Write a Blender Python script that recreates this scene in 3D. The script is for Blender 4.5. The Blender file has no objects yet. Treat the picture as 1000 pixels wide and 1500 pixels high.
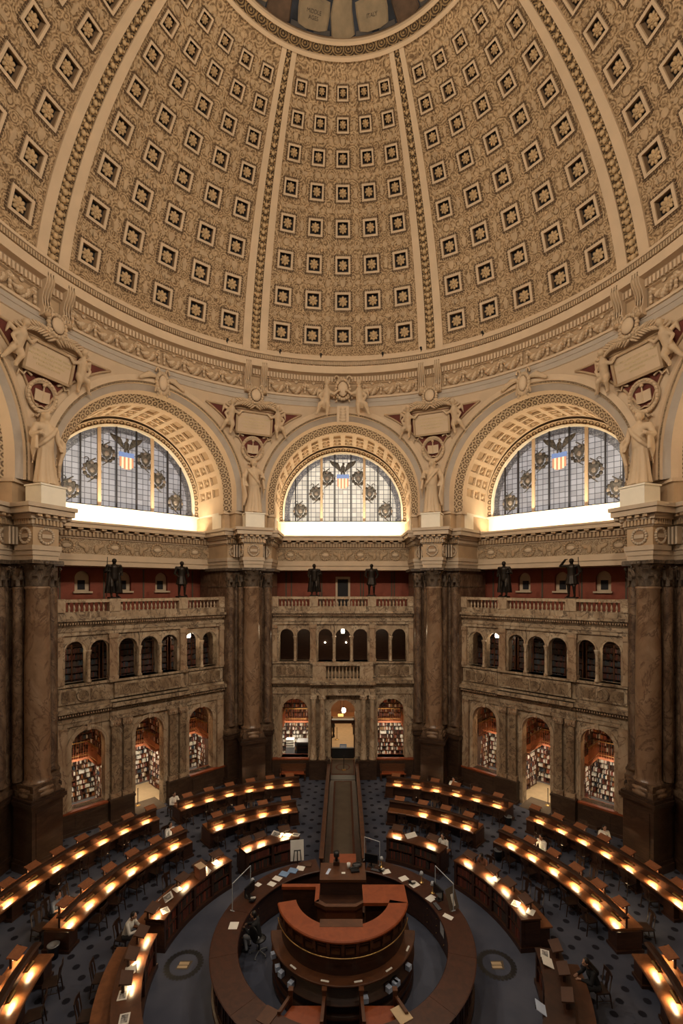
import bpy, bmesh, math, random
from math import sin, cos, pi, radians, sqrt, atan2, hypot
from mathutils import Vector, Matrix
random.seed(7)
SC = bpy.context.scene
COL = SC.collection
CAMZ, CAMD, FPX = 12.7, 15.44, 676.6
def H(h): return CAMZ + h
T22 = math.tan(radians(22.5))

# ------------------------------------------------------------------ mesh builder
class MB:
    def __init__(s):
        s.v = []; s.f = []; s.m = []; s.uv = []; s.sm = []
    def add(s, vs, fs, mat=0, uvs=None, smooth=False, M=None):
        b = len(s.v)
        for p in vs:
            s.v.append(tuple(M @ Vector(p)) if M is not None else tuple(p))
        for k, f in enumerate(fs):
            s.f.append(tuple(b + i for i in f))
            s.m.append(mat if isinstance(mat, int) else mat[k])
            s.sm.append(smooth)
            s.uv.append([uvs[i] for i in f] if uvs else [(0, 0)] * len(f))
        return s
    def box(s, x0, x1, y0, y1, z0, z1, mat=0, M=None):
        vs = [(x0,y0,z0),(x1,y0,z0),(x1,y1,z0),(x0,y1,z0),(x0,y0,z1),(x1,y0,z1),(x1,y1,z1),(x0,y1,z1)]
        return s.add(vs, [(3,2,1,0),(4,5,6,7),(0,1,5,4),(1,2,6,5),(2,3,7,6),(3,0,4,7)], mat, M=M)
    def grid(s, P, mat=0, cu=False, cv=False, uv=None, smooth=True, M=None, skip=None, flip=False):
        nu, nv = len(P), len(P[0]); vs = [p for r in P for p in r]
        uvs = [q for r in uv for q in r] if uv else None
        fs = []; ms = []
        for i in range(nu if cu else nu - 1):
            for j in range(nv if cv else nv - 1):
                if skip and skip(i, j): continue
                i2, j2 = (i + 1) % nu, (j + 1) % nv
                q = (i*nv + j, i2*nv + j, i2*nv + j2, i*nv + j2)
                fs.append(q[::-1] if flip else q)
                ms.append(mat if isinstance(mat, int) else mat[j])
        return s.add(vs, fs, ms, uvs, smooth, M)
    def poly(s, pts, mat=0, M=None, uvs=None): return s.add(pts, [tuple(range(len(pts)))], mat, uvs, M=M)
    def tube(s, p0, p1, r0, r1=None, n=10, mat=0, caps=True, M=None, smooth=True):
        r1 = r0 if r1 is None else r1
        p0, p1 = Vector(p0), Vector(p1); d = (p1 - p0)
        if d.length < 1e-7: return s
        q = d.to_track_quat('Z', 'Y')
        vs = []
        for p, r in ((p0, r0), (p1, r1)):
            for k in range(n):
                a = 2*pi*k/n; vs.append(p + q @ Vector((r*cos(a), r*sin(a), 0)))
        fs = [(k, (k+1) % n, n + (k+1) % n, n + k) for k in range(n)]
        s.add(vs, fs, mat, smooth=smooth, M=M)
        if caps:
            s.add(vs[:n], [tuple(range(n))[::-1]], mat, M=M); s.add(vs[n:], [tuple(range(n))], mat, M=M)
        return s
    def path(s, pts, r, n=8, mat=0, M=None):
        rr = r if isinstance(r, (list, tuple)) else [r]*len(pts)
        P = []; pts = [Vector(p) for p in pts]
        for i, p in enumerate(pts):
            d = pts[min(i+1, len(pts)-1)] - pts[max(i-1, 0)]
            q = d.to_track_quat('Z', 'Y')
            P.append([p + q @ Vector((rr[i]*cos(2*pi*k/n), rr[i]*sin(2*pi*k/n), 0)) for k in range(n)])
        s.grid(P, mat, cv=True, M=M)
        s.add(P[0], [tuple(range(n))[::-1]], mat, M=M); s.add(P[-1], [tuple(range(n))], mat, M=M)
        return s
    def ball(s, c, r, nu=10, nv=6, mat=0, M=None, R=None):
        rx, ry, rz = (r, r, r) if not isinstance(r, (tuple, list)) else r
        c = Vector(c); P = []
        for i in range(nv + 1):
            t = -pi/2 + pi*i/nv; row = []
            for k in range(nu):
                a = 2*pi*k/nu; p = Vector((rx*cos(t)*cos(a), ry*cos(t)*sin(a), rz*sin(t)))
                row.append(c + (R @ p if R else p))
            P.append(row)
        return s.grid(P, mat, cv=True, M=M, flip=True)
    def cap(s, p0, p1, r0, r1=None, n=10):
        r1 = r0 if r1 is None else r1
        s.tube(p0, p1, r0, r1, n); s.ball(p0, r0, n, 6); s.ball(p1, r1, n, 6); return s
    def lathe(s, prof, n=24, c=(0,0), mat=0, a0=0, a1=2*pi, M=None, smooth=True):
        full = abs(a1 - a0 - 2*pi) < 1e-6
        P = []
        for k in range(n if full else n + 1):
            a = a0 + (a1 - a0)*k/n
            P.append([(c[0] + r*cos(a), c[1] + r*sin(a), z) for r, z in prof])
        return s.grid(P, mat, cu=full, smooth=smooth, M=M)
    def prism(s, poly, z0, z1, mat=0, M=None):
        n = len(poly)
        vs = [(x, y, z0) for x, y in poly] + [(x, y, z1) for x, y in poly]
        fs = [(k, (k+1) % n, n + (k+1) % n, n + k) for k in range(n)] + [tuple(range(n))[::-1], tuple(range(n, 2*n))]
        return s.add(vs, fs, mat, M=M)
    def arc(s, prof, a0, a1, n, mat=0, smooth=True, caps=True, M=None, c=(0, 0)):
        """closed (R,z) profile swept from angle a0 to a1 in degrees; 0 is +y and grows towards +x"""
        P = []
        for k in range(n + 1):
            a = radians(a0 + (a1 - a0)*k/n)
            P.append([(c[0] + R*sin(a), c[1] + R*cos(a), z) for R, z in prof])
        s.grid(P, mat, cv=True, smooth=False, M=M)
        if caps:
            m0 = mat if isinstance(mat, int) else mat[0]
            s.add(P[0], [tuple(range(len(prof)))], m0, M=M); s.add(P[-1], [tuple(range(len(prof)))[::-1]], m0, M=M)
        return s
    def abox(s, R0, R1, a0, a1, z0, z1, n=None, mat=0, M=None, c=(0, 0)):
        n = n or max(1, int(abs(a1 - a0)/2.5))
        return s.arc([(R0, z0), (R1, z0), (R1, z1), (R0, z1)], a0, a1, n, mat, M=M, c=c)
    def mesh(s, name, mats):
        me = bpy.data.meshes.new(name)
        me.from_pydata(s.v, [], s.f)
        for m in (mats if isinstance(mats, (list, tuple)) else [mats]): me.materials.append(m)
        me.polygons.foreach_set('material_index', s.m)
        me.polygons.foreach_set('use_smooth', s.sm)
        ul = me.uv_layers.new(name='UVMap')
        ul.data.foreach_set('uv', [c for f in s.uv for q in f for c in q])
        me.update()
        return me
    def build(s, name, mats, parent=None, fix=True):
        me = s.mesh(name, mats)
        if fix:
            bm = bmesh.new(); bm.from_mesh(me); bmesh.ops.recalc_face_normals(bm, faces=bm.faces); bm.to_mesh(me); bm.free()
        o = bpy.data.objects.new(name, me); COL.objects.link(o)
        if parent: o.parent = parent
        return o

def tag(o, label=None, cat=None, group=None, kind=None):
    if label: o['label'] = label
    if cat: o['category'] = cat
    if group: o['group'] = group
    if kind: o['kind'] = kind
    return o
def empty(name, loc=(0,0,0), rz=0, label=None, cat=None, group=None, kind=None):
    o = bpy.data.objects.new(name, None); COL.objects.link(o)
    o.location = loc; o.rotation_euler = (0, 0, rz); o.empty_display_size = .1
    return tag(o, label, cat, group, kind)
CH = {}
def dup(o, loc=None, rz=None, label=None, group=None, parent=None):
    c = o.copy(); COL.objects.link(c)
    if parent is not None: c.parent = parent
    if loc is not None: c.location = loc
    if rz is not None: c.rotation_euler = (0, 0, rz)
    if label: c['label'] = label
    if group: c['group'] = group
    if o.name not in CH: CH[o.name] = list(o.children)
    for ch in CH[o.name]: dup(ch, parent=c)
    return c
def lamp(name, kind, loc, power, color=(1, .72, .42), size=.3, size_y=None, rot=(0, 0, 0), parent=None, spot=None, spread=None):
    l = bpy.data.lights.new(name, kind); l.energy = power; l.color = color
    if kind == 'AREA':
        l.size = size
        if size_y: l.shape = 'RECTANGLE'; l.size_y = size_y
        if spread: l.spread = radians(spread)
    else:
        l.shadow_soft_size = size
    if spot: l.spot_size = radians(spot); l.spot_blend = .6
    o = bpy.data.objects.new(name, l); COL.objects.link(o); o.location = loc; o.rotation_euler = rot
    if parent: o.parent = parent
    return o

# ------------------------------------------------------------------ materials
def newmat(name):
    m = bpy.data.materials.new(name); m.use_nodes = True
    nt = m.node_tree; b = nt.nodes['Principled BSDF']
    return m, nt, b
def N(nt, t, **kw):
    n = nt.nodes.new(t)
    for k, v in kw.items(): setattr(n, k, v)
    return n
def math_(nt, op, a, b=None, c=None):
    n = N(nt, 'ShaderNodeMath', operation=op)
    for i, x in enumerate((a, b, c)):
        if x is None: continue
        if isinstance(x, (int, float)): n.inputs[i].default_value = x
        else: nt.links.new(x, n.inputs[i])
    return n.outputs[0]
def ramp(nt, fac, stops, interp='LINEAR'):
    r = N(nt, 'ShaderNodeValToRGB'); nt.links.new(fac, r.inputs[0])
    e = r.color_ramp.elements; r.color_ramp.interpolation = interp
    while len(e) < len(stops): e.new(.5)
    for i, (p, c) in enumerate(stops):
        e[i].position = p; e[i].color = (*c, 1) if len(c) == 3 else c
    return r.outputs[0]
def noise(nt, co, scale, detail=4, rough=.55, dist=0):
    n = N(nt, 'ShaderNodeTexNoise'); n.inputs['Scale'].default_value = scale; n.inputs['Detail'].default_value = detail
    n.inputs['Roughness'].default_value = rough; n.inputs['Distortion'].default_value = dist
    nt.links.new(co, n.inputs['Vector']); return n.outputs['Fac']
def coord(nt, which='Object', scale=None):
    o = N(nt, 'ShaderNodeTexCoord').outputs[which]
    if scale:
        mp = N(nt, 'ShaderNodeMapping'); mp.inputs['Scale'].default_value = scale; nt.links.new(o, mp.inputs[0]); o = mp.outputs[0]
    return o
def bump(nt, b, h, strength=.4, dist=.05):
    n = N(nt, 'ShaderNodeBump'); n.inputs['Strength'].default_value = strength; n.inputs['Distance'].default_value = dist
    nt.links.new(h, n.inputs['Height']); nt.links.new(n.outputs[0], b.inputs['Normal'])
def plain(name, c, rough=.6, metal=0, var=.15, vs=3.0, emit=0, ecol=None, spec=.5, scale=None):
    m, nt, b = newmat(name)
    if var:
        f = noise(nt, coord(nt, scale=scale), vs)
        lo = tuple(x*(1 - var) for x in c); hi = tuple(min(1, x*(1 + var)) for x in c)
        nt.links.new(ramp(nt, f, [(.3, lo), (.7, hi)]), b.inputs['Base Color'])
    else: b.inputs['Base Color'].default_value = (*c, 1)
    b.inputs['Roughness'].default_value = rough; b.inputs['Metallic'].default_value = metal
    b.inputs['Specular IOR Level'].default_value = spec
    if emit:
        b.inputs['Emission Color'].default_value = (*(ecol or c), 1); b.inputs['Emission Strength'].default_value = emit
    return m
def marble(name, c_dark, c_mid, c_light, vein, scale=1.0, rough=.35, stretch=(1, 1, .6)):
    m, nt, b = newmat(name)
    co = coord(nt, scale=stretch)
    f = noise(nt, co, 1.3*scale, 8, .65, 1.2)
    base = ramp(nt, f, [(.32, c_dark), (.5, c_mid), (.66, c_light)])
    g = noise(nt, co, .9*scale, 6, .6, 2.5)
    v = math_(nt, 'ABSOLUTE', math_(nt, 'SUBTRACT', g, .5))
    vf = ramp(nt, v, [(.0, (1, 1, 1)), (.03, (0, 0, 0))])
    mx = N(nt, 'ShaderNodeMix', data_type='RGBA'); nt.links.new(vf, mx.inputs[0]); nt.links.new(base, mx.inputs[6]); mx.inputs[7].default_value = (*vein, 1)
    nt.links.new(mx.outputs[2], b.inputs['Base Color']); b.inputs['Roughness'].default_value = rough
    return m
def wood(name, c1, c2, scale=1.0, rough=.35, st=(1, 1, 6)):
    m, nt, b = newmat(name)
    f = noise(nt, coord(nt, scale=st), 2.5*scale, 6, .6, .8)
    nt.links.new(ramp(nt, f, [(.3, c1), (.7, c2)]), b.inputs['Base Color']); b.inputs['Roughness'].default_value = rough
    return m
def ornament(name, dark, mid, light, ku, kv, b_str=.5, rough=.7, sc=1.0, freq=30.0, amp=.22):
    """repeating scroll and rosette stucco in UV metres: rings of period ku x kv with leafy noise between"""
    m, nt, b = newmat(name)
    uv = coord(nt, 'UV')
    sp = N(nt, 'ShaderNodeSeparateXYZ'); nt.links.new(uv, sp.inputs[0])
    fu = math_(nt, 'SUBTRACT', math_(nt, 'FRACT', math_(nt, 'DIVIDE', sp.outputs[0], ku)), .5)
    fv = math_(nt, 'SUBTRACT', math_(nt, 'FRACT', math_(nt, 'DIVIDE', sp.outputs[1], kv)), .5)
    r = math_(nt, 'SQRT', math_(nt, 'ADD', math_(nt, 'MULTIPLY', fu, fu), math_(nt, 'MULTIPLY', fv, fv)))
    w = math_(nt, 'SINE', math_(nt, 'MULTIPLY', r, freq))
    n = noise(nt, uv, 7*sc, 3, .6, 1.5)
    t = math_(nt, 'ADD', math_(nt, 'MULTIPLY', w, amp), n)
    nt.links.new(ramp(nt, t, [(.28, dark), (.5, mid), (.72, light)]), b.inputs['Base Color'])
    b.inputs['Roughness'].default_value = rough; bump(nt, b, t, b_str, .06)
    return m
def scrollwork(name, dark, mid, light, sc=1.0):
    m, nt, b = newmat(name)
    uv = coord(nt, 'UV')
    v1 = N(nt, 'ShaderNodeTexVoronoi'); v1.inputs['Scale'].default_value = 2.3*sc; nt.links.new(uv, v1.inputs['Vector'])
    w = math_(nt, 'SINE', math_(nt, 'MULTIPLY', v1.outputs['Distance'], 26.0))
    n = noise(nt, uv, 5.5*sc, 5, .65, 1.8)
    t = math_(nt, 'ADD', math_(nt, 'MULTIPLY', w, .10), n)
    nt.links.new(ramp(nt, t, [(.34, dark), (.5, mid), (.64, light)]), b.inputs['Base Color'])
    b.inputs['Roughness'].default_value = .75; bump(nt, b, t, .6, .08)
    return m

MT = {}
MT['cream'] = plain('cream_stucco', (.60, .46, .32), .7, vs=1.2, var=.06)
MT['tan'] = plain('tan_stucco', (.44, .31, .19), .7, vs=1.5, var=.10)
MT['tan_dark'] = plain('dark_tan_stucco', (.26, .17, .10), .7, vs=2, var=.15)
MT['grey_band'] = plain('grey_buff_stucco', (.43, .37, .31), .65, vs=2, var=.06)
MT['shadow_gold'] = plain('dull_gold', (.30, .18, .07), .5, vs=6, var=.25)
MT['gilt'] = plain('gilt_stucco', (.52, .37, .21), .5, vs=8, var=.25)
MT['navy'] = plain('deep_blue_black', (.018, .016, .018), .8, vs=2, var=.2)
MT['red_field'] = plain('spandrel_red', (.13, .028, .018), .8, vs=2, var=.12)
MT['red'] = plain('pompeian_red', (.25, .062, .035), .8, vs=2, var=.12)
MT['stripe'] = plain('olive_stripe', (.10, .075, .05), .8, var=.1)
MT['white'] = plain('white_stone', (.80, .74, .62), .6, vs=2, var=.04)
MT['plaster'] = plain('statue_plaster', (.56, .42, .28), .65, vs=3, var=.10)
MT['bronze'] = plain('dark_bronze', (.022, .016, .012), .45, .6, vs=6, var=.3)
MT['dome'] = scrollwork('dome_scrollwork', (.14, .082, .040), (.38, .26, .145), (.56, .41, .255), 1.1)
MT['frieze'] = scrollwork('frieze_scrollwork', (.22, .145, .085), (.40, .29, .18), (.52, .40, .27), 1.4)
MT['rib_gold'] = ornament('rib_gold', (.03, .018, .01), (.12, .07, .03), (.34, .23, .11), .55, .42, .9)
MT['guilloche'] = ornament('guilloche', (.13, .08, .042), (.33, .23, .14), (.52, .40, .265), .40, .40, .6, freq=17.0, amp=.34)
MT['bead'] = ornament('bead_course', (.09, .055, .03), (.22, .15, .08), (.50, .38, .25), .16, .16, .6)
MT['marble_brown'] = marble('brown_column_marble', (.055, .028, .017), (.14, .085, .052), (.23, .155, .10), (.04, .02, .013), 1.1)
MT['marble_sienna'] = marble('sienna_marble', (.19, .125, .075), (.36, .265, .175), (.52, .41, .29), (.08, .05, .033), .9, .4)
MT['marble_panel'] = marble('dark_sienna_panel', (.13, .08, .045), (.25, .175, .11), (.36, .27, .175), (.05, .027, .017), 1.6, .35)
MT['marble_column'] = marble('column_sienna_marble', (.25, .15, .088), (.36, .25, .16), (.47, .35, .24), (.16, .09, .055), .8, .3)
MT['marble_light'] = marble('pale_sienna_marble', (.30, .205, .13), (.43, .32, .215), (.54, .43, .305), (.22, .14, .085), .9, .35)
MT['shaft_marble'] = marble('red_brown_shaft_marble', (.17, .098, .058), (.25, .158, .098), (.33, .225, .15), (.12, .066, .04), .8, .3)
MT['marble_dark'] = marble('dark_pedestal_marble', (.030, .015, .010), (.050, .027, .017), (.072, .040, .025), (.026, .013, .009), .7, .35, (1, 1, 3))
MT['mahogany'] = wood('mahogany', (.060, .021, .009), (.115, .042, .017), 1.0, .38)
MT['wood_dark'] = wood('dark_mahogany', (.026, .010, .006), (.058, .023, .012), 1.0, .4)
MT['wood_red'] = wood('red_mahogany', (.19, .040, .011), (.28, .064, .018), .8, .38, (2, 2, 2))
MT['wood_desk'] = wood('desk_mahogany', (.16, .058, .021), (.26, .10, .038), 1.0, .32, (2, 2, 2))
MT['leather'] = plain('brown_leather', (.075, .032, .018), .5, var=.2)
MT['brass'] = plain('brass', (.62, .42, .17), .3, 1, var=.1)
MT['black'] = plain('black_plastic', (.012, .012, .014), .4, var=.1)
MT['chair_wood'] = wood('chair_wood', (.020, .010, .007), (.045, .020, .012), 2, .4)
MT['paper'] = plain('paper', (.78, .76, .70), .8, var=.05, vs=20)
MT['print'] = plain('printed_picture', (.25, .24, .23), .6, var=.9, vs=14)
MT['blue_paper'] = plain('blue_paper', (.19, .30, .50), .8, var=.08)
MT['blue_tag'] = plain('pale_blue_paper', (.52, .62, .82), .8, var=.1)
MT['acrylic_edge'] = plain('acrylic_edge', (.42, .46, .50), .25, var=.05)
MT['grey_metal'] = plain('grey_metal', (.25, .26, .28), .4, .6, var=.1)
MT['screen'] = plain('monitor_screen', (.01, .01, .012), .15, var=0)
MT['tube'] = plain('lamp_tube', (1, .9, .7), .5, var=0, emit=14, ecol=(1, .80, .48))
MT['globe'] = plain('lamp_globe', (1, .95, .85), .5, var=0, emit=16, ecol=(1, .86, .62))
MT['yellow_sign'] = plain('lit_yellow_sign', (.9, .62, .2), .5, var=0, emit=1.2, ecol=(1, .62, .18))
MT['beige'] = plain('vestibule_floor', (.50, .37, .22), .6, var=.08)
MT['orange_wall'] = plain('orange_painted_wall', (.42, .20, .085), .7, var=.12)
MT['mezz'] = plain('orange_iron', (.36, .115, .045), .6, var=.15)
MT['skin'] = plain('skin', (.42, .24, .16), .55, var=.05)
MT['skin_dark'] = plain('brown_skin', (.16, .085, .05), .55, var=.05)
MT['hair'] = plain('dark_hair', (.012, .009, .008), .5, var=.2, vs=30)
MT['cloth_white'] = plain('white_cloth', (.72, .70, .66), .85, var=.05)
MT['cloth_blue'] = plain('slate_blue_cloth', (.085, .10, .14), .85, var=.1)
MT['cloth_grey'] = plain('pale_grey_cloth', (.40, .42, .46), .85, var=.1)
MT['cloth_black'] = plain('black_cloth', (.012, .012, .014), .85, var=.1)
MT['cloth_rust'] = plain('rust_cloth', (.22, .085, .045), .85, var=.1)
MT['denim'] = plain('denim', (.20, .26, .36), .85, var=.15)
MT['trouser'] = plain('dark_trousers', (.03, .03, .036), .85, var=.1)
MT['runner'] = plain('brown_runner_carpet', (.115, .085, .058), .95, var=.12, vs=1.5)
MT['runner_edge'] = plain('runner_border', (.085, .028, .014), .9, var=.1)
BOOKC = [(.19, .042, .022), (.11, .028, .018), (.26, .17, .08), (.045, .03, .024), (.55, .50, .41), (.03, .045, .06), (.30, .11, .035), (.62, .60, .55)]
BOOKM = [plain('book_cloth_%d' % i, c, .7, var=.15, vs=8) for i, c in enumerate(BOOKC)]

def carpet():
    m, nt, b = newmat('dotted_blue_carpet')
    co = coord(nt, 'Object')
    mp = N(nt, 'ShaderNodeMapping'); mp.inputs['Rotation'].default_value = (0, 0, radians(45)); nt.links.new(co, mp.inputs[0])
    sp = N(nt, 'ShaderNodeSeparateXYZ'); nt.links.new(mp.outputs[0], sp.inputs[0])
    k = .60
    fx = math_(nt, 'SUBTRACT', math_(nt, 'FRACT', math_(nt, 'DIVIDE', sp.outputs[0], k)), .5)
    fy = math_(nt, 'SUBTRACT', math_(nt, 'FRACT', math_(nt, 'DIVIDE', sp.outputs[1], k)), .5)
    r = math_(nt, 'SQRT', math_(nt, 'ADD', math_(nt, 'MULTIPLY', fx, fx), math_(nt, 'MULTIPLY', fy, fy)))
    n2 = noise(nt, co, 40, 2)
    rr = math_(nt, 'ADD', r, math_(nt, 'MULTIPLY', math_(nt, 'SUBTRACT', n2, .5), .12))
    dot = ramp(nt, rr, [(.17, (1, 1, 1)), (.22, (0, 0, 0))])
    n1 = noise(nt, co, .5, 3)
    base = ramp(nt, n1, [(.35, (.060, .067, .098)), (.65, (.098, .105, .140))])
    # plain strip of carpet without dots close to the counter
    so = N(nt, 'ShaderNodeSeparateXYZ'); nt.links.new(co, so.inputs[0])
    R = math_(nt, 'SQRT', math_(nt, 'ADD', math_(nt, 'MULTIPLY', so.outputs[0], so.outputs[0]), math_(nt, 'MULTIPLY', so.outputs[1], so.outputs[1])))
    far = math_(nt, 'GREATER_THAN', R, 6.6)
    f = math_(nt, 'MULTIPLY', dot, far)
    mx = N(nt, 'ShaderNodeMix', data_type='RGBA'); nt.links.new(f, mx.inputs[0]); nt.links.new(base, mx.inputs[6]); mx.inputs[7].default_value = (.018, .018, .026, 1)
    nt.links.new(mx.outputs[2], b.inputs['Base Color']); b.inputs['Roughness'].default_value = .95; b.inputs['Specular IOR Level'].default_value = .1
    return m
MT['carpet'] = carpet()

def stained(name, lit, strength):
    m, nt, b = newmat(name)
    uv = coord(nt, 'UV'); sp = N(nt, 'ShaderNodeSeparateXYZ'); nt.links.new(uv, sp.inputs[0])
    px = .34
    gx = math_(nt, 'ABSOLUTE', math_(nt, 'SUBTRACT', math_(nt, 'FRACT', math_(nt, 'DIVIDE', sp.outputs[0], px)), .5))
    gy = math_(nt, 'ABSOLUTE', math_(nt, 'SUBTRACT', math_(nt, 'FRACT', math_(nt, 'DIVIDE', sp.outputs[1], px)), .5))
    came = math_(nt, 'GREATER_THAN', math_(nt, 'MAXIMUM', gx, gy), .445)
    wn = N(nt, 'ShaderNodeTexWhiteNoise', noise_dimensions='2D')
    fl = N(nt, 'ShaderNodeVectorMath', operation='FLOOR'); sc = N(nt, 'ShaderNodeVectorMath', operation='SCALE'); sc.inputs['Scale'].default_value = 1/px
    nt.links.new(uv, sc.inputs[0]); nt.links.new(sc.outputs[0], fl.inputs[0]); nt.links.new(fl.outputs[0], wn.inputs['Vector'])
    pane = ramp(nt, wn.outputs['Value'], [(0, tuple(x*.62 for x in lit)), (.5, tuple(x*.85 for x in lit)), (1, lit)])
    # outer painted border
    rr = math_(nt, 'SQRT', math_(nt, 'ADD', math_(nt, 'POWER', sp.outputs[0], 2.0), math_(nt, 'POWER', sp.outputs[1], 2.0)))
    bd = math_(nt, 'GREATER_THAN', rr, 3.98)
    bn = noise(nt, uv, 9, 3, .6, 1)
    bc = ramp(nt, bn, [(.4, (.03, .03, .04)), (.55, (.20, .19, .18)), (.7, tuple(x*.6 for x in lit))])
    mx = N(nt, 'ShaderNodeMix', data_type='RGBA'); nt.links.new(bd, mx.inputs[0]); nt.links.new(pane, mx.inputs[6]); nt.links.new(bc, mx.inputs[7])
    m2 = N(nt, 'ShaderNodeMix', data_type='RGBA'); nt.links.new(came, m2.inputs[0]); nt.links.new(mx.outputs[2], m2.inputs[6]); m2.inputs[7].default_value = (.03, .03, .045, 1)
    b.inputs['Base Color'].default_value = (.05, .05, .06, 1); b.inputs['Roughness'].default_value = .3
    nt.links.new(m2.outputs[2], b.inputs['Emission Color']); b.inputs['Emission Strength'].default_value = strength
    return m
MT['glass_warm'] = stained('backlit_glass_warm', (1.0, .86, .66), .82)
MT['glass_cool'] = stained('backlit_glass_cool', (.80, .74, .72), .52)
MT['glass_paint'] = plain('painted_glass', (.06, .055, .05), .4, var=.8, vs=7)
MT['glass_tan'] = plain('painted_glass_tan', (.22, .19, .17), .4, var=.4, vs=7, emit=.12)
MT['shield_blue'] = plain('shield_blue_glass', (.10, .18, .42), .4, var=.1, emit=.5, ecol=(.20, .30, .62))
MT['shield_red'] = plain('shield_red_glass', (.5, .2, .12), .4, var=.1, emit=.5, ecol=(.62, .34, .20))
MT['shield_white'] = plain('shield_white_glass', (.8, .7, .5), .4, var=.1, emit=.6, ecol=(.9, .72, .48))
MT['lead'] = plain('lead_bar', (.018, .018, .026), .5, var=.1)
MT['mural_blue'] = plain('mural_blue', (.016, .021, .034), .8, var=.75, vs=1.2)
MT['mural_cream'] = plain('mural_cream', (.22, .17, .11), .8, var=.2, vs=2)
MT['mural_brown'] = plain('mural_brown', (.075, .045, .028), .8, var=.4, vs=2)
MT['mural_grey'] = plain('mural_grey', (.06, .055, .055), .8, var=.3, vs=2)
MT['lettering'] = plain('lettering', (.62, .50, .28), .5, var=0)
MT['dark_letter'] = plain('dark_lettering', (.07, .05, .035), .6, var=0)

def text_mesh(name, body, size, mat, parent, M, ext=.01, spacing=1.0):
    cu = bpy.data.curves.new(name, 'FONT'); cu.body = body; cu.size = size; cu.extrude = ext
    cu.align_x = 'CENTER'; cu.align_y = 'CENTER'; cu.space_line = spacing
    t = bpy.data.objects.new(name, cu); COL.objects.link(t)
    dg = bpy.context.evaluated_depsgraph_get(); dg.update()
    me = bpy.data.meshes.new_from_object(t.evaluated_get(dg))
    bpy.data.objects.remove(t); bpy.data.curves.remove(cu)
    me.name = name; me.transform(M); me.materials.clear(); me.materials.append(mat)
    o = bpy.data.objects.new(name, me); COL.objects.link(o)
    if parent: o.parent = parent
    return o
def remesh(mb, voxel, smooth=2):
    o = mb.build('tmp_figure', MT['plaster'], fix=False)
    r = o.modifiers.new('r', 'REMESH'); r.mode = 'VOXEL'; r.voxel_size = voxel; r.use_smooth_shade = True
    if smooth:
        k = o.modifiers.new('s', 'SMOOTH'); k.iterations = smooth; k.factor = .5
    dg = bpy.context.evaluated_depsgraph_get(); dg.update()
    me = bpy.data.meshes.new_from_object(o.evaluated_get(dg))
    old = o.data; bpy.data.objects.remove(o); bpy.data.meshes.remove(old)
    me.materials.clear()
    return me
def from_mesh(name, me, mat, parent=None):
    me = me.copy() if me.users else me
    me.name = name; me.materials.clear(); me.materials.append(mat)
    o = bpy.data.objects.new(name, me); COL.objects.link(o)
    if parent: o.parent = parent
    return o

# ------------------------------------------------------------------ places: bays and corners
def bayM(phi): return Matrix.Rotation(-radians(phi), 4, 'Z')
def bw(phi, s, n, z): return bayM(phi) @ Vector((s, n, z))
def polar(R, a, z=0): return Vector((R*sin(radians(a)), R*cos(radians(a)), z))
def face_out(a): return -radians(a)            # local +y looks outwards
def face_in(a): return -radians(a) + pi        # local +y looks to the centre

# ================================================================== DOME
DZ, DR = H(11.93), 14.55
def sph(phi, th, r=DR):
    a, t = radians(phi), radians(th)
    return Vector((r*cos(t)*sin(a), r*cos(t)*cos(a), DZ + r*sin(t)))
def sphM(phi, th, r=DR):
    """frame on the dome: x to the right, y up the meridian, z into the room"""
    p = sph(phi, th, r); z = (Vector((0, 0, DZ)) - p).normalized()
    x = Vector((cos(radians(phi)), -sin(radians(phi)), 0)); y = z.cross(x)
    return Matrix(((x.x, y.x, z.x, p.x), (x.y, y.y, z.y, p.y), (x.z, y.z, z.z, p.z), (0, 0, 0, 1)))
ROWS = [16.1, 23.7, 31.0, 37.9, 44.1, 49.7, 54.8, 59.3]
COLS = [-15.92, -7.96, 0, 7.96, 15.92]
TH0, TH1, PHW = 10.0, 64.0, 19.5
def subdiv(marks, step):
    out = [marks[0]]
    for a, b in zip(marks, marks[1:]):
        n = max(1, int(math.ceil((b - a)/step)))
        out += [a + (b - a)*k/n for k in range(1, n + 1)]
    return out
def dbox(mb, p0, p1, t0, t1, r0, r1, mat):
    vs = [sph(p, t, r) for r in (r0, r1) for p, t in ((p0, t0), (p1, t0), (p1, t1), (p0, t1))]
    mb.add(vs, [(3,2,1,0),(4,5,6,7),(0,1,5,4),(1,2,6,5),(2,3,7,6),(3,0,4,7)], mat)
def relief(mb, shape, phi, th, M, lift, mat):
    """low raised ornament from an outline in metres"""
    n = len(shape); fr = [M @ Vector((x, y, lift)) for x, y in shape]; bk = [M @ Vector((x*1.12, y*1.12, -.03)) for x, y in shape]
    mb.add(fr + bk, [tuple(range(n))] + [(k, k + n, (k + 1) % n + n, (k + 1) % n) for k in range(n)], mat)
CIRC = [(.26*cos(2*pi*k/14), .26*sin(2*pi*k/14)) for k in range(14)]
SHIELD = [(-.22, .28), (0, .32), (.22, .28), (.24, .05), (.17, -.16), (0, -.34), (-.17, -.16), (-.24, .05)]
TABLET = [(-.30, -.15), (.30, -.15), (.30, .15), (-.30, .15)]
FIGURE = [(-.10, -.38), (.10, -.38), (.13, -.05), (.22, .10), (.10, .2), (.09, .36), (0, .42), (-.09, .36), (-.10, .2), (-.22, .10), (-.13, -.05)]
FAN = [(-.05, -.2)] + [(.3*cos(radians(a))*(1 if k % 2 else .8), .3*sin(radians(a))*(1 if k % 2 else .8)) for k, a in enumerate(range(0, 181, 15))] + [(.05, -.2)]
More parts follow.
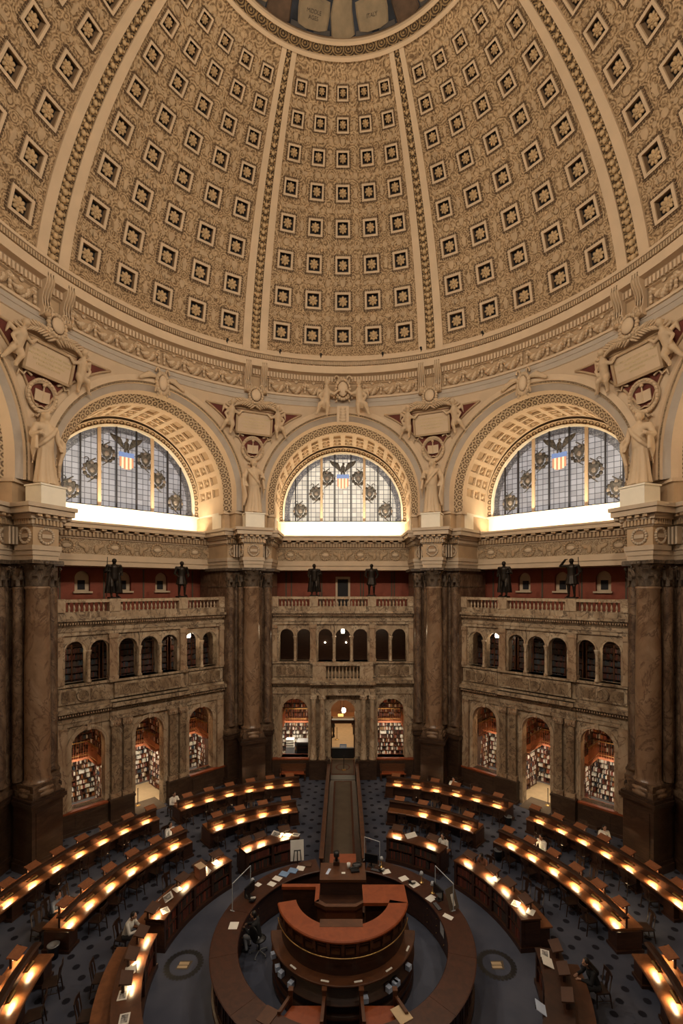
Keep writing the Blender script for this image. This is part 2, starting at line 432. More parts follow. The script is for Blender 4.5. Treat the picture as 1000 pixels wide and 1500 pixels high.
def dome_panel_mesh():
    mb = MB()
    cm = [-PHW]
    for c in COLS: cm += [c - 1.55, c + 1.55]
    cm.append(PHW)
    rm = [TH0]
    for t in ROWS: d = 1.55*cos(radians(t)); rm += [t - d, t + d]
    rm.append(TH1)
    ph, tv = subdiv(cm, 2.3), subdiv(rm, 1.9)
    inc = lambda x, ws: any(a < x < b for a, b in ws)
    cw = [(c - 1.55, c + 1.55) for c in COLS]; rw = [(t - 1.55*cos(radians(t)), t + 1.55*cos(radians(t))) for t in ROWS]
    P = [[sph(p, t) for t in tv] for p in ph]
    UV = [[(radians(p)*DR*cos(radians(t)), radians(t)*DR) for t in tv] for p in ph]
    mb.grid(P, 0, uv=UV, skip=lambda i, j: inc((ph[i] + ph[i+1])/2, cw) and inc((tv[j] + tv[j+1])/2, rw))
    for t in ROWS:
        k = cos(radians(t))
        for c in COLS:
            a, b = 1.55, 1.55*k; A, B = 2.08, 2.08*k
            r0, r1 = DR, DR - .07
            dbox(mb, c - A, c - a, t - B, t + B, r0, r1, 1); dbox(mb, c + a, c + A, t - B, t + B, r0, r1, 1)
            dbox(mb, c - a, c + a, t - B, t - b, r0, r1, 1); dbox(mb, c - a, c + a, t + b, t + B, r0, r1, 1)
            q = [(c - a, t - b), (c + a, t - b), (c + a, t + b), (c - a, t + b)]
            f = [sph(p, s) for p, s in q]; g = [sph(c + (p - c)*.97, t + (s - t)*.97, DR + .22) for p, s in q]
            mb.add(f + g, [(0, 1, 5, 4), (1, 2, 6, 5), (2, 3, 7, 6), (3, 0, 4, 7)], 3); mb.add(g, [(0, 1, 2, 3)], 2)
            # egg-and-dart border, the shadow of its recesses painted on as dark brown
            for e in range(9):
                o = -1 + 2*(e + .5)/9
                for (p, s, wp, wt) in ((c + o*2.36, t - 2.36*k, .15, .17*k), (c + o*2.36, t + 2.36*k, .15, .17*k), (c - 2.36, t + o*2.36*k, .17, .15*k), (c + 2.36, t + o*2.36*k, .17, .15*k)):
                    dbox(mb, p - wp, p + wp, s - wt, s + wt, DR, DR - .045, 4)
    for j, t in enumerate(ROWS):
        sc = cos(radians(t))/.96
        tn = (ROWS[j] + (ROWS[j + 1] if j < 7 else 62.4))/2
        for i, c in enumerate(COLS):
            M = sphM(c, tn) @ Matrix.Scale(cos(radians(tn))*1.0, 4)
            relief(mb, [FAN, SHIELD, CIRC, TABLET][(i*2 + j) % 4], c, tn, M @ Matrix.Scale(.75, 4), .07, 5)
            for sx in (-1, 1):
                M2 = M @ Matrix.Translation((sx*.48, 0, 0)); relief(mb, CIRC, c, tn, M2 @ Matrix.Scale(.42, 4), .08, 5)
            if i < 4:
                M = sphM(c + 3.98, t) @ Matrix.Scale(sc*.95, 4)
                relief(mb, FIGURE, c, t, M @ Matrix.Scale(.8, 4), .08, 5)
                M = sphM(c + 3.98, tn) @ Matrix.Scale(cos(radians(tn))*.9, 4)
                relief(mb, [TABLET, CIRC, SHIELD, FAN][(i + j) % 4], c, tn, M @ Matrix.Scale(.72, 4), .07, 5)
    return mb
def rosette_mesh():
    mb = MB()
    for k in range(8):
        a = 2*pi*k/8; mb.ball((.175*cos(a), .175*sin(a), 0), (.10, .075, .06), 8, 4, 0, R=Matrix.Rotation(a, 3, 'Z'))
    mb.lathe([(.001, .07), (.07, .085), (.12, .06), (.14, .02)], 14)
    for k in range(8):
        a = 2*pi*(k + .5)/8; mb.ball((.095*cos(a), .095*sin(a), .07), .028, 6, 4)
    mb.ball((0, 0, .09), .045, 8, 4)
    return mb
ceiling = empty('ceiling', (0, 0, DZ), kind='structure', label='coffered stucco dome with gilt ribs over the whole room')
def to_ceiling(o):
    o.parent = ceiling; o.matrix_parent_inverse = Matrix.Translation((0, 0, -DZ)); return o
MT['dot_shade'] = plain('egg_border_shade', (.11, .066, .035), .7, var=.1)
MT['relief'] = plain('relief_stucco', (.47, .345, .22), .7, var=.12)
PM = [MT['dome'], MT['cream'], MT['navy'], MT['tan_dark'], MT['dot_shade'], MT['relief']]
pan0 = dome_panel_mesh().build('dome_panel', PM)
ros_me = rosette_mesh().mesh('coffer_rosette', [MT['gilt']])
for i, phi in enumerate((0, -45, 45, -90, 90, -135, 135, 180)):
    p = pan0 if i == 0 else pan0.copy()
    if i: COL.objects.link(p)
    p.rotation_euler = (0, 0, -radians(phi)); to_ceiling(p)
    if abs(phi) > 90: continue
    for t in ROWS:
        for c in COLS:
            r = bpy.data.objects.new('coffer_rosette', ros_me); COL.objects.link(r); r.parent = p
            k = cos(radians(t))*1.2
            r.matrix_local = sphM(c, t, DR + .10) @ Matrix.Diagonal((k, k, 1, 1))
# ribs: cream, gold, cream
def rib_mesh():
    mb = MB(); tv = [TH0 + (TH1 - TH0)*k/40 for k in range(41)]
    for a, b, r, m in ((-3.05, -1.12, .10, 0), (1.12, 3.05, .10, 0), (-1.12, 1.12, .02, 1)):
        P = [[sph(p, t, DR - r) for t in tv] for p in (a, b)]
        UV = [[(p*.25*cos(radians(t)), radians(t)*DR) for t in tv] for p in (a, b)]
        mb.grid(P, m, uv=UV)
        if m == 0:
            for p in (a, b): mb.grid([[sph(p, t, rr) for t in tv] for rr in (DR + .02, DR - r)], 0)
    for k in range(44):
        t = TH0 + (TH1 - TH0)*(k + .5)/44; s = cos(radians(t))
        mb.ball(sph(0, t, DR - .03), (.15*s, .15*s, .15*s), 8, 4, 2)
        for q in (-.72, .72): mb.ball(sph(q, t + .3, DR - .03), .085*s, 6, 4, 2)
    return mb
rib0 = rib_mesh().build('dome_rib', [MT['cream'], MT['rib_gold'], MT['gilt']])
for i in range(8):
    r = rib0 if i == 0 else rib0.copy()
    if i: COL.objects.link(r)
    r.rotation_euler = (0, 0, -radians(22.5 + 45*i)); to_ceiling(r)
# collar at the eye of the dome
def revolve(prof, n=128, mats=0, uvk=None):
    mb = MB(); P = []; UV = []
    L = [0]
    for (r0, z0), (r1, z1) in zip(prof, prof[1:]): L.append(L[-1] + hypot(r1 - r0, z1 - z0))
    for k in range(n + 1):
        a = 2*pi*k/n; P.append([(r*sin(a), r*cos(a), z) for r, z in prof]); UV.append([(a*(uvk or prof[0][0]), l) for l in L])
    mb.grid(P, mats, uv=UV, smooth=False); return mb
def rz(th, r): return (r*cos(radians(th)), DZ + r*sin(radians(th)))
col = revolve([rz(63.6, DR), rz(63.6, DR - .16), rz(64.2, DR - .18), rz(64.3, DR - .08), rz(65.6, DR - .08), rz(65.7, DR - .2), rz(66.2, DR - .22), rz(66.4, DR - .1), rz(66.5, DR + .05)], 128, [0, 0, 0, 1, 0, 0, 0, 2])
to_ceiling(col.build('dome_collar', [MT['cream'], MT['rib_gold'], MT['tan_dark']]))
mur = MB(); tv = [66.4 + 1.6*k for k in range(15)]
mur.grid([[sph(p*3, t, DR + .05) for t in tv] for p in range(121)], 0)
to_ceiling(mur.build('painted_mural', [MT['mural_blue']]))
bench = MB()
for p in range(-180, 180, 30): dbox(bench, p + 6, p + 13.5, 66.5, 67.15, DR + .04, DR - .0, 0); dbox(bench, p + 16.5, p + 24, 66.5, 67.15, DR + .04, DR - .0, 0)
to_ceiling(bench.build('mural_bench', [MT['mural_grey']]))
ROBE = [(-.75, 0), (-.3, -.12), (.35, -.1), (.8, .05), (.6, .7), (.62, 1.3), (.42, 2.0), (.5, 2.6), (.25, 3.1), (.2, 3.6), (-.15, 3.65), (-.22, 3.1), (-.48, 2.7), (-.42, 2.0), (-.55, 1.2), (-.8, .6)]
TABL = [(-.75, 0), (-.35, -.10), (.4, -.08), (.78, .03), (.82, .55), (.76, 1.0), (.35, 1.05), (.1, 1.22), (-.15, 1.22), (-.4, 1.05), (-.78, 1.0), (-.8, .5)]
for k, phi in enumerate(range(-60, 61, 15)):
    if phi % 30 == 0:
        mb = MB(); relief(mb, [(x*.62, y) for x, y in ROBE], phi, 67, sphM(phi, 66.6, DR - .0), .04, 0)
        to_ceiling(mb.build('mural_figure', [MT['mural_cream'] if phi == 0 else MT['mural_brown'] if phi % 60 else MT['mural_grey']]))
    else:
        mb = MB(); M = sphM(phi*.95, 67.2, DR - .02) @ Matrix.Scale(.78, 4); relief(mb, TABL, phi, 67, M, .05, 0)
        o = to_ceiling(mb.build('mural_tablet', [MT['mural_cream']]))
        if abs(phi) == 15:
            tx = text_mesh('tablet_lettering', 'ITALY' if phi > 0 else 'MIDDLE\nAGES', .24, MT['dark_letter'], o, M @ Matrix.Translation((0, .5, .055)) @ Matrix.Rotation(0, 4, 'Z'))

# ================================================================== RING ENTABLATURE (trim_1)
ring = empty('trim_1', (0, 0, H(11.48)), kind='structure', label='circular cornice and garlanded frieze at the foot of the dome')
def to_ring(o):
    o.parent = ring; o.matrix_parent_inverse = Matrix.Translation((0, 0, -H(11.48))); return o
prof = [(14.26, 15.0), (14.24, 14.55), (13.75, 14.42), (13.60, 14.36), (13.58, 14.22), (13.74, 14.18), (13.76, 13.92), (13.62, 13.88), (13.62, 13.44), (13.92, 13.40), (14.02, 13.34), (14.06, 13.02), (14.20, 12.98), (14.20, 12.18), (14.02, 12.16), (14.02, 12.04), (14.10, 12.02), (14.10, 11.80), (14.13, 11.80), (14.13, 11.52), (14.22, 11.46)]
prof = [(r, H(h)) for r, h in prof]
mt = [0, 0, 0, 0, 0, 0, 0, 0, 0, 0, 1, 0, 2, 0, 0, 0, 3, 0, 3, 0]
to_ring(revolve(prof, 160, mt).build('ring_cornice', [MT['cream'], MT['tan'], MT['tan'], MT['grey_band']]))
mb = MB()
for k in range(720):
    a = 360*k/720
    if 120 < a < 240: continue
    mb.abox(13.60, 13.76, a, a + .27, H(13.95), H(14.17), 1, 0)
to_ring(mb.build('bead_molding', [MT['relief']]))
mb = MB()
for k in range(480):
    a = 360*k/480
    if 120 < a < 240: continue
    mb.abox(13.92, 14.08, a, a + .42, H(13.06), H(13.36), 1, 0)
to_ring(mb.build('dentil_course', [MT['cream']]))
def garland_mesh():
    mb = MB(); w = .50
    for k in range(17):
        u = -1 + k/8; x = u*w; z = -.46*(1 - u*u)
        r = .09 + .11*(1 - u*u)
        for q in range(4):
            a = 2*pi*(q/4 + .1*k); mb.ball((x, -.06 + .6*r*sin(a)*.8, z + .6*r*cos(a)), r*.62, 7, 4, q % 2)
    for sx in (-1, 1):
        for q in range(6): mb.ball((sx*.56, -.07, .02 - .11*q), (.10 - .006*q, .09, .09), 7, 4, q % 2)
    mb.ball((0, -.03, .12), (.11, .05, .11), 8, 4, 1)
    return mb.mesh('garland', [MT['tan'], MT['cream']])
gm = garland_mesh()
for b in (0, -45, 45, -90, 90):
    for a in ([-16.6, -12.1, -7.6, 7.6, 12.1, 16.6] + ([] if b == 0 else [-2.9, 2.9])):
        o = bpy.data.objects.new('garland', gm); COL.objects.link(o)
        o.location = polar(14.16, b + a, H(12.88)); o.rotation_euler = (0, 0, -radians(b + a)); to_ring(o)
def console_mesh():
    mb = MB(); P = []
    cur = [(-.50, 1.75), (-.56, 1.5), (-.5, 1.25), (-.34, 1.0), (-.25, .7), (-.28, .4), (-.38, .2), (-.36, .02), (-.22, -.06), (0, -.06)]
    for x in (-.19, .19): P.append([(x, y, z) for y, z in cur])
    mb.grid(P, 0); 
    for x in (-.19, .19): mb.poly([(x, y, z) for y, z in cur] + [(x, 0, 1.75)], 0)
    for x in (-.12, 0, .12): mb.path([(x, y - .02, z) for y, z in cur[:8]], .035, 6, 1)
    mb.ball((0, -.30, .05), (.2, .12, .14), 8, 5, 1)
    return mb.mesh('console_bracket', [MT['cream'], MT['tan']])
cm_ = console_mesh()
def cartouche_mesh(w=.5, h=.55):
    mb = MB()
    mb.ball((0, -.12, 0), (w*.62, .10, h*.72), 16, 8, 1)
    for k in range(18):
        a = 2*pi*k/18; mb.ball((w*.85*cos(a), -.06, h*.95*sin(a)), (.11, .09, .11), 7, 4, 0)
    for sx in (-1, 1):
        mb.path([(sx*w*(.75 + .28*cos(t)), -.08, h*.95 + .2*sin(t)) for t in [k*.5 for k in range(10)]], .05, 6, 0)
        mb.path([(sx*w*(.9 + .2*cos(t)), -.06, -h*.9 + .2*sin(t)) for t in [k*.5 for k in range(10)]], .05, 6, 0)
    return mb
cart_me = cartouche_mesh().mesh('shield_cartouche', [MT['plaster'], MT['cream']])
for c in (-22.5, 22.5, -67.5, 67.5):
    for d in (-2.05, 2.05):
        o = bpy.data.objects.new('console_bracket', cm_); COL.objects.link(o)
        o.location = polar(14.15, c + d, H(11.95)); o.rotation_euler = (0, 0, -radians(c + d)); to_ring(o)
    o = bpy.data.objects.new('shield_cartouche', cart_me); COL.objects.link(o)
    o.location = polar(13.95, c, H(11.72)); o.rotation_euler = (0, 0, -radians(c)); o.scale = (.95, 1.2, .9); to_ring(o)

# ================================================================== FIGURES IN STUCCO AND BRONZE
def putto_mesh():
    m = MB()
    m.cap((0, -.12, 0), (.05, -.16, .45), .18, .19); m.cap((.05, -.18, .52), (.06, -.2, .72), .09, .08); m.ball((.07, -.22, .84), .14)
    m.cap((-.08, -.12, -.02), (-.26, -.26, -.16), .14, .11); m.cap((-.26, -.26, -.16), (-.42, -.15, -.52), .10, .07); m.cap((-.42, -.15, -.52), (-.52, -.2, -.56), .06, .04)
    m.cap((.08, -.12, -.02), (.12, -.3, -.22), .14, .11); m.cap((.12, -.3, -.22), (.06, -.16, -.58), .10, .07); m.cap((.06, -.16, -.58), (.04, -.28, -.62), .06, .04)
    m.cap((-.1, -.18, .42), (-.30, -.2, .25), .08, .065); m.cap((-.30, -.2, .25), (-.18, -.3, .04), .065, .05)
    m.cap((.2, -.18, .42), (.42, -.2, .32), .08, .065); m.cap((.42, -.2, .32), (.60, -.18, .48), .065, .05)
    for k in range(5): m.cap((.60, -.18, .48), (.66 + .02*k, -.2 + .01*k, .56 - .03*k), .03, .022, 6)
    m.ball((-.02, -.1, -.12), (.24, .14, .16))
    m.cap((-.05, -.05, .42), (-.34, .0, .58), .10, .08); m.cap((-.34, 0, .58), (-.42, .0, .28), .08, .03)
    return remesh(m, .035, 1)
putto_me = putto_mesh()
def robed(h=1.0, veil=False):
    """standing draped figure, unit height, weight on one leg; faces -y"""
    m = MB(); P = []; n = 36
    for i in range(15):
        z = .02 + .54*i/14; t = i/14
        r = .135 - .045*t + .02*(1 - t)**3
        P.append([((r*(1 + .10*sin(9*a + 2*t) * (1 - .6*t)))*cos(a)*1.0 + .012*sin(3*t), (r*(.82 + .10*sin(11*a + 3)*(1 - .6*t)))*sin(a), z) for a in [2*pi*k/n for k in range(n)]])
    m.grid(P, cv=True); m.poly(P[0]); m.poly(P[-1][::-1])
    m.cap((.0, 0, .52), (.005, .0, .66), .088, .098, 14); m.cap((-.07, 0, .77), (.08, 0, .77), .062, .062, 12); m.cap((0, 0, .64), (0, 0, .77), .095, .085, 14)
    m.cap((0, -.005, .80), (.005, -.012, .88), .036, .034); m.ball((.006, -.02, .925), (.048, .056, .066), 12, 8)
    m.ball((.006, .012, .945), (.056, .052, .052), 10, 6); m.ball((.006, .055, .92), .03); m.ball((.006, -.076, .918), (.009, .012, .016))
    if veil:
        m.cap((.0, .03, .92), (.0, .06, .70), .05, .08)
    m.cap((-.125, 0, .78), (-.165, .0, .62), .040, .034); m.cap((-.165, .0, .62), (-.145, -.09, .52), .032, .025)
    m.cap((.13, 0, .78), (.185, .01, .64), .040, .034); m.cap((.185, .01, .64), (.15, -.10, .66), .032, .025)
    for q in range(4):
        m.cap((-.145 + .01*q, -.09, .52), (-.15 + .012*q, -.12, .475), .010, .008, 6); m.cap((.15 - .01*q, -.10, .66), (.10, -.125 , .672 - .012*q), .010, .008, 6)
    m.cap((-.14, -.1, .515), (-.115, -.115, .50), .010, .008, 6); m.cap((.15, -.1, .67), (.12, -.11, .70), .010, .008, 6)
    for k in range(6):
        m.path([(-.17 - .005*k, .02 - .018*k, .72 - .02*k), (-.185, .01 - .018*k, .5), (-.175 + .008*k, .0 - .012*k, .14 + .03*k)], [.028, .030, .020], 8)
    for k in range(5):
        m.path([(.16, .02 - .018*k, .62), (.18, .0 - .02*k, .45), (.175, .01 - .015*k, .27 + .04*k)], [.02, .026, .012], 8)
    m.path([(-.11, -.05, .80), (-.02, -.10, .68), (.08, -.085, .56), (.12, -.02, .50)], [.02, .028, .026, .02], 8)
    for sx in (-.05, .055): m.cap((sx, -.06, .018), (sx*1.2, -.15, .012), .022, .015)
    return m
robed_me = remesh(robed(), .0085, 1)
robed2_me = remesh(robed(veil=True), .0085, 1)
def man(cloak=True, staff=False, tunic=False, salute=False):
    """standing bronze man of unit height facing -y"""
    m = MB()
    for sx, fy in ((-1, 0), (1, -.035)):
        m.cap((sx*.05, 0, .48), (sx*.058, fy - .01, .27), .052, .038); m.cap((sx*.058, fy - .01, .27), (sx*.062, fy + .012, .05), .036, .022)
        m.cap((sx*.062, fy + .015, .025), (sx*.075, fy - .085, .018), .022, .016)
    m.cap((0, 0, .47), (0, 0, .62), .082, .085, 12); m.cap((0, 0, .62), (0, -.005, .76), .085, .09, 12); m.cap((-.08, 0, .785), (.08, 0, .785), .05, .05)
    m.cap((0, -.005, .82), (0, -.012, .87), .036, .032); m.ball((0, -.018, .925), (.048, .056, .064), 12, 8); m.ball((0, -.03, .885), (.034, .034, .036)); m.ball((0, -.076, .92), (.009, .012, .016))
    if salute:
        m.cap((-.12, 0, .80), (-.22, -.02, .80), .036, .032); m.cap((-.22, -.02, .80), (-.11, -.06, .955), .03, .024)
        for q in range(4): m.cap((-.11, -.06, .955), (-.06, -.085, .975 - .008*q), .009, .007, 6)
    else:
        m.cap((-.12, 0, .80), (-.155, .02, .63), .038, .032); m.cap((-.155, .02, .63), (-.125, -.09, .56), .03, .024)
        for q in range(4): m.cap((-.125, -.09, .56), (-.10 - .012*q, -.12, .545), .009, .007, 6)
    m.cap((.12, 0, .80), (.165, .02, .64), .038, .032); m.cap((.165, .02, .64), (.13, -.08, .66 if cloak else .56), .03, .024)
    for q in range(4): m.cap((.13, -.08, .66 if cloak else .56), (.10, -.105, .668 - .01*q if cloak else .55 - .01*q), .009, .007, 6)
    if cloak:
        P = []
        for i in range(12):
            t = i/11; z = .80 - .70*t; r = .10 + .055*t
            P.append([(r*1.1*(1 + .06*sin(8*a))*cos(a), .02 + r*.85*(1 + .08*sin(7*a + 2*t))*sin(a), z) for a in [radians(-35 + 250*k/28) for k in range(29)]] + [(0, .02, z)])
        m.grid(P, cv=True); m.poly(P[0]); m.poly(P[-1])
    if tunic:
        m.grid([[((.085 + .05*t)*(1 + .05*sin(10*a))*cos(a), (.075 + .045*t)*(1 + .05*sin(10*a))*sin(a), .58 - .27*t) for a in [2*pi*k/30 for k in range(30)]] for t in [j/6 for j in range(7)]], cv=True)
        m.ball((0, 0, .57), (.087, .078, .03), 12, 4); m.ball((0, 0, .33), (.12, .11, .04), 14, 4)
    if staff: m.tube((.17, -.07, .01), (.15, -.075, 1.02), .010, .009, 8)
    return m
MAN = [remesh(man(True), .008, 1), remesh(man(False, False, True), .008, 1), remesh(man(True, True), .008, 1), remesh(man(False, True, True, True), .008, 1)]

# ================================================================== BAYS
def sweep_arch(prof, z0, zs, mats, n=48, uv=True):
    """(r, n) profile carried up a stilt, round a half circle centred on s=0 at height zs, and down again"""
    mb = MB(); L = [0]
    for (r0, y0), (r1, y1) in zip(prof, prof[1:]): L.append(L[-1] + hypot(r1 - r0, y1 - y0))
    P = []; UV = []
    def row(sx, sz, base, u):
        P.append([(r*sx, y, base + r*sz) for r, y in prof]); UV.append([(u, l) for l in L])
    row(1, 0, z0, 0); R = prof[0][0]
    for k in range(n + 1):
        a = pi*k/n; row(cos(a), sin(a), zs, (zs - z0) + R*a)
    row(-1, 0, z0, 2*(zs - z0) + R*pi)
    mb.grid(P, mats, uv=UV, smooth=False)
    return mb
ZI, ZSP = H(4.83), H(5.75)
def soffit_mesh():
    mb = MB(); n0, n1 = 15.7, 18.9
    rad = lambda n: 4.55 + .2*(n - n0)/(n1 - n0)
    def pt(a, n, d=0): r = rad(n) + d; return Vector((r*cos(radians(a)), n, ZSP + r*sin(radians(a))))
    nc = [(15.88, 16.78, 0), (17.02, 17.72, 1), (17.94, 18.62, 1)]
    ac = [(5 + 10*k - 3.4, 5 + 10*k + 3.4) for k in range(18)]
    am = [0]; [am.extend(x) for x in ac]; am.append(180)
    nm = [n0]; [nm.extend(x[:2]) for x in nc]; nm.append(n1)
    av = subdiv(am, 3.5)
    inc = lambda x, ws: any(w[0] < x < w[1] for w in ws)
    mb.grid([[pt(a, n) for n in nm] for a in av], 0, skip=lambda i, j: inc((av[i] + av[i+1])/2, ac) and inc((nm[j] + nm[j+1])/2, nc))
    for a, b in ac:
        for c, d, fig in nc:
            f = [pt(a, c), pt(b, c), pt(b, d), pt(a, d)]; g = [pt(a, c, .13), pt(b, c, .13), pt(b, d, .13), pt(a, d, .13)]
            mb.add(f + g, [(0, 1, 5, 4), (1, 2, 6, 5), (2, 3, 7, 6), (3, 0, 4, 7)], 0); mb.add(g, [(0, 1, 2, 3)], 1)
            m, e = (c + d)/2, (a + b)/2
            def rim(a0, a1, c0, c1, dd):
                q = [(a0, c0), (a1, c0), (a1, c1), (a0, c1)]
                vs = [pt(x, y, .13) for x, y in q] + [pt(x, y, dd) for x, y in q]
                mb.add(vs, [(4, 5, 6, 7), (0, 1, 5, 4), (1, 2, 6, 5), (2, 3, 7, 6), (3, 0, 4, 7)], 2)
            if fig:
                mb.ball(pt(e, m, .10), (.14, .16, .14), 8, 5, 2)
                mb.ball(pt(e + .9, m, .07), .09, 7, 4, 2)
            for q in ((a, a + .5, c, d), (b - .5, b, c, d), (a + .5, b - .5, c, c + .07), (a + .5, b - .5, d - .07, d)): rim(*q, .05)
    for sx in (-1, 1):
        mb.add([(sx*rad(n0), n0, ZSP), (sx*rad(n1), n1, ZSP), (sx*rad(n1), n1, ZI), (sx*rad(n0), n0, ZI)], [(0, 1, 2, 3)], 0)
    return mb
def wall_with_openings(mb, s0, s1, z0, z1, nf, nb, ops, mat=0, seg=14, rmat=None):
    """ops: (centre, half width, sill z, spring z); round arches with reveals"""
    rmat = mat if rmat is None else rmat
    br = {s0, s1}
    for c, w, zb, zs in ops: br |= {c - w*cos(pi*k/seg) for k in range(seg + 1)}
    br = sorted(br)
    def opat(s):
        for o in ops:
            if o[0] - o[1] < s < o[0] + o[1]: return o
    for a, b in zip(br, br[1:]):
        if b - a < 1e-6: continue
        o = opat((a + b)/2)
        for n in (nf, nb):
            q = lambda a0, b0, za, zb, zc, zd: mb.add([(a0, n, za), (b0, n, zb), (b0, n, zc), (a0, n, zd)], [(0, 1, 2, 3)], mat)
            if not o: q(a, b, z0, z0, z1, z1); continue
            c, w, zb_, zs = o
            if zb_ > z0 + 1e-4: q(a, b, z0, z0, zb_, zb_)
            ya = zs + sqrt(max(0, w*w - (a - c)**2)); yb = zs + sqrt(max(0, w*w - (b - c)**2))
            q(a, b, ya, yb, z1, z1)
    for c, w, zb, zs in ops:
        pts = [(c - w, zb)] + [(c - w*cos(pi*k/seg), zs + w*sin(pi*k/seg)) for k in range(seg + 1)] + [(c + w, zb)]
        mb.grid([[(s, nf, z), (s, nb, z)] for s, z in pts], rmat, smooth=False)
        mb.add([(c - w, nf, zb), (c + w, nf, zb), (c + w, nb, zb), (c - w, nb, zb)], [(0, 1, 2, 3)], rmat)
    mb.add([(s0, nf, z1), (s1, nf, z1), (s1, nb, z1), (s0, nb, z1)], [(0, 1, 2, 3)], mat)
def arch_trim(mb, c, w, zb, zs, n, width, th, mat, seg=20, key=True, jamb=True):
    prof = [(w, 0), (w, -th), (w + width*.45, -th), (w + width*.5, -th*1.5), (w + width, -th*1.5), (w + width, 0)]
    P = []
    rows = ([(1, 0, zb)] if jamb else []) + [(cos(pi*k/seg), sin(pi*k/seg), zs) for k in range(seg + 1)] + ([(-1, 0, zb)] if jamb else [])
    for sx, sz, b in rows: P.append([(c + r*sx, n + y, b + r*sz) for r, y in prof])
    mb.grid(P, mat, smooth=False)
    if key: mb.box(c - .09, c + .09, n - th*2.6, n, zs + w - .02, zs + w + width + .08, mat)
def bal_mesh():
    return MB().lathe([(.001, 0), (.055, 0), (.055, .05), (.035, .07), (.04, .1), (.062, .17), (.058, .24), (.032, .33), (.028, .38), (.045, .41), (.05, .46), (.05, .5), (.001, .5)], 10).mesh('baluster', [MT['marble_light']])
bal_me = bal_mesh()
UPO = [-3.8, -2.62, -1.18, 0, 1.18, 2.62, 3.8]
ZR = H(-.64)     # rail top of the gallery
def mold(mb, s0, s1, levels, mat, ends=True, back=16.3):
    """stacked horizontal courses: (z0, z1, front n)"""
    for z0, z1, n in levels: mb.box(s0, s1, n, back, z0, z1, mat)

